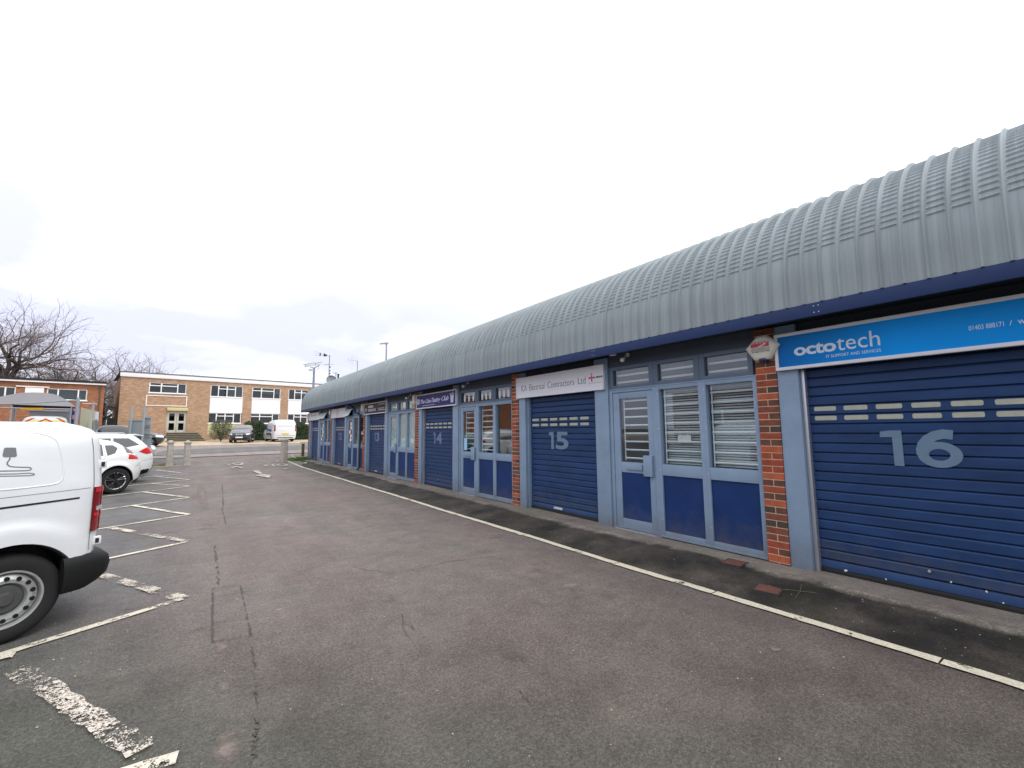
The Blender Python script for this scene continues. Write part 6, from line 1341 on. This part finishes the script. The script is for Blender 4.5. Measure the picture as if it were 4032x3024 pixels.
def tree(lb, x, y, h_, spread, seed, tr=.42, fork=.28, lean=0.0, budget=5200, stub=False):
    rnd = random.Random(seed); t = thing('bare_tree', lb, 'tree', (x, y, .6), group='bare oaks behind the buildings'); tb = MB(); tw = MB(); cnt = [0]
    Q = []
    def grow(p, d, L_, r, lev): Q.append((p, d, L_, r, lev))
    def run():
        qi = 0
        while qi < len(Q) and cnt[0] < budget:
            p, d, L_, r, lev = Q[qi]; qi += 1
            seg = 5 if lev < 3 else (4 if lev < 5 else 3); pts = [p]; rs = [r]; q = p; dd = d.copy()
            for i in range(seg):
                j = .24 if lev < 2 else .42
                dd = (dd+Vector((rnd.uniform(-j, j), rnd.uniform(-j, j), rnd.uniform(-j*.8, j*.9)+(.04 if lev > 2 else 0)))).normalized(); q = q+dd*L_/seg; pts.append(q); rs.append(r*(1-.35*(i+1)/seg))
            (tb if lev < 4 else tw).tube(pts, rs, 7 if lev < 2 else (5 if lev < 4 else 3), cap=False); cnt[0] += 1
            if lev >= 8: continue
            nb = rnd.choice([2, 3]) if lev < 6 else 2
            for k in range(nb):
                ax = dd.orthogonal().normalized(); ax.rotate(Matrix.Rotation(rnd.uniform(0, 6.28), 3, dd)); a = rnd.uniform(.4, 1.0) if k else rnd.uniform(.15, .5)
                nd = dd.copy(); nd.rotate(Matrix.Rotation(a, 3, ax)); nd.z = nd.z*.85+.06; nd.x *= 1+spread*.6; nd.y *= 1+spread*.6; nd.normalize()
                grow(q, nd, L_*rnd.uniform(.66, .88), max(.0055, rs[-1]*(rnd.uniform(.62, .8) if k else .86)), lev+1)
            if lev >= 1:
                for k in range(2 if lev < 6 else 1):
                    i = rnd.randint(1, seg-1); ax = dd.orthogonal().normalized(); ax.rotate(Matrix.Rotation(rnd.uniform(0, 6.28), 3, dd)); nd = dd.copy(); nd.rotate(Matrix.Rotation(rnd.uniform(.6, 1.2), 3, ax)); nd.z = abs(nd.z)*.6+.05; nd.normalize()
                    grow(pts[i], nd, L_*rnd.uniform(.42, .62), max(.0055, rs[i]*.42), max(lev+1, 4))
    p0 = Vector((0, 0, 0)); L0 = h_*fork; q = Vector((lean*L0, 0, L0)); tb.tube([(0, 0, -1), (0, 0, 0), (q.x*.5, 0, L0*.5), tuple(q)], [tr*1.4, tr*1.15, tr, tr*.9], 10, cap=False)
    k0 = rnd.choice([4, 5]) if not stub else 2
    for k in range(k0):
        a = 2*math.pi*k/k0+rnd.uniform(-.4, .4); el = rnd.uniform(.5, 1.1); nd = Vector((math.cos(a)*math.cos(el), math.sin(a)*math.cos(el), math.sin(el))); nd.x *= 1+spread; nd.normalize(); grow(q, nd, h_*.24, tr*.62, 1)
    grow(q, Vector((0, 0, 1)), h_*.22, tr*.6, 1)
    run()
    tb.build('trunk', M_bark, t, smooth=60, recalc=False); tw.build('crown', M_twig, t, recalc=False)
def tpos(px, rng):
    v = ray(px, 1700); v.z = 0; v.normalize(); return v.x*rng, v.y*rng
for (lb, px, rng, h_, sp, sd, tr, bud) in [
    ('largest bare oak reaching highest at the left edge', -70, 72, 16.0, .1, 5, .6, 12000), ('wide spreading bare oak behind the orange brick building', 175, 78, 11, .45, 11, .36, 5500), ('second oak leaning low behind the flat black roof', 90, 86, 12, .4, 29, .36, 5000),
    ('forked pollarded oak above the right end of the black roof', 312, 72, 11.8, .0, 14, .36, 4200), ('bare oak above the left corner of the brown office', 476, 84, 13.6, .1, 23, .4, 6000), ('low bare oak seen through the gap between the buildings', 402, 80, 10.5, .2, 31, .34, 4500)]:
    x, y = tpos(px, rng); tree(lb, x, y, h_, sp, sd, tr, budget=bud)
# ------------------------------------------------------------------ sky and light
w = bpy.data.worlds.new('World'); scene.world = w; w.use_nodes = True; nt = w.node_tree; bg = nt.nodes['Background']; N = nt.nodes.new; L = nt.links.new
SUN_EL, SUN_AZ = 58, 150
sk = N('ShaderNodeTexSky'); sk.sky_type = 'NISHITA'; sk.sun_disc = False; sk.sun_elevation = R_(SUN_EL); sk.sun_rotation = R_(SUN_AZ)
tc = N('ShaderNodeTexCoord'); sp = N('ShaderNodeSeparateXYZ'); L(tc.outputs['Generated'], sp.inputs[0])
def M_(op, a, b_=None, c=None):
    m_ = N('ShaderNodeMath'); m_.operation = op
    for i, q in enumerate((a, b_, c)):
        if q is None: continue
        if isinstance(q, (int, float)): m_.inputs[i].default_value = q
        else: L(q, m_.inputs[i])
    return m_.outputs[0]
zc_ = M_('ADD', M_('MAXIMUM', sp.outputs[2], 0.0), .22)
cb = N('ShaderNodeCombineXYZ'); L(M_('DIVIDE', sp.outputs[0], zc_), cb.inputs[0]); L(M_('DIVIDE', sp.outputs[1], zc_), cb.inputs[1])
n1 = N('ShaderNodeTexNoise'); n1.inputs['Scale'].default_value = .95; n1.inputs['Detail'].default_value = 6; n1.inputs['Roughness'].default_value = .48; n1.inputs['Distortion'].default_value = .25; L(cb.outputs[0], n1.inputs['Vector'])
r = N('ShaderNodeMapRange'); r.interpolation_type = 'SMOOTHSTEP'; r.inputs[1].default_value = .38; r.inputs[2].default_value = .64; L(n1.outputs['Fac'], r.inputs[0])
# clouds thin toward the zenith and toward the bright side (+x, -y)
side = M_('ADD', M_('MULTIPLY', sp.outputs[0], .75), M_('MULTIPLY', sp.outputs[1], -.35))
lift = M_('ADD', M_('MULTIPLY', M_('MAXIMUM', sp.outputs[2], 0.0), .85), M_('MULTIPLY', side, .75))
fac = M_('MINIMUM', M_('MAXIMUM', M_('ADD', M_('ADD', M_('MULTIPLY', r.outputs[0], .85), lift), -.17), 0.0), 1.0)
mx = N('ShaderNodeMix'); mx.data_type = 'RGBA'; L(fac, mx.inputs[0]); mx.inputs[6].default_value = (.58, .59, .72, 1); mx.inputs[7].default_value = (1.0, 1.0, 1.0, 1)
br = M_('ADD', 1.0, M_('MULTIPLY', M_('MAXIMUM', sp.outputs[2], 0.0), .75))
v = N('ShaderNodeVectorMath'); v.operation = 'SCALE'; L(mx.outputs[2], v.inputs[0]); L(M_('MULTIPLY', br, 10.0), v.inputs['Scale'])
ad = N('ShaderNodeVectorMath'); ad.operation = 'ADD'; sv = N('ShaderNodeVectorMath'); sv.operation = 'SCALE'; L(sk.outputs[0], sv.inputs[0]); sv.inputs['Scale'].default_value = .12; L(v.outputs[0], ad.inputs[0]); L(sv.outputs[0], ad.inputs[1])
L(ad.outputs[0], bg.inputs[0]); bg.inputs[1].default_value = .1
sd_ = bpy.data.lights.new('sun', 'SUN'); sd_.energy = 1.0; sd_.angle = R_(25); sd_.color = (1, .97, .93); so = bpy.data.objects.new('sun', sd_); COL.objects.link(so)
a = R_(SUN_AZ); e = R_(SUN_EL); sdir = Vector((math.sin(a)*math.cos(e), math.cos(a)*math.cos(e), math.sin(e))); so.rotation_euler = sdir.to_track_quat('Z', 'Y').to_euler()
vs_ = scene.view_settings; vs_.view_transform = 'Standard'; vs_.look = 'None'; vs_.exposure = .36; vs_.gamma = 1; vs_.use_curve_mapping = False
scene.render.engine = 'CYCLES'
scene.cycles.max_bounces = 8; scene.cycles.transparent_max_bounces = 16
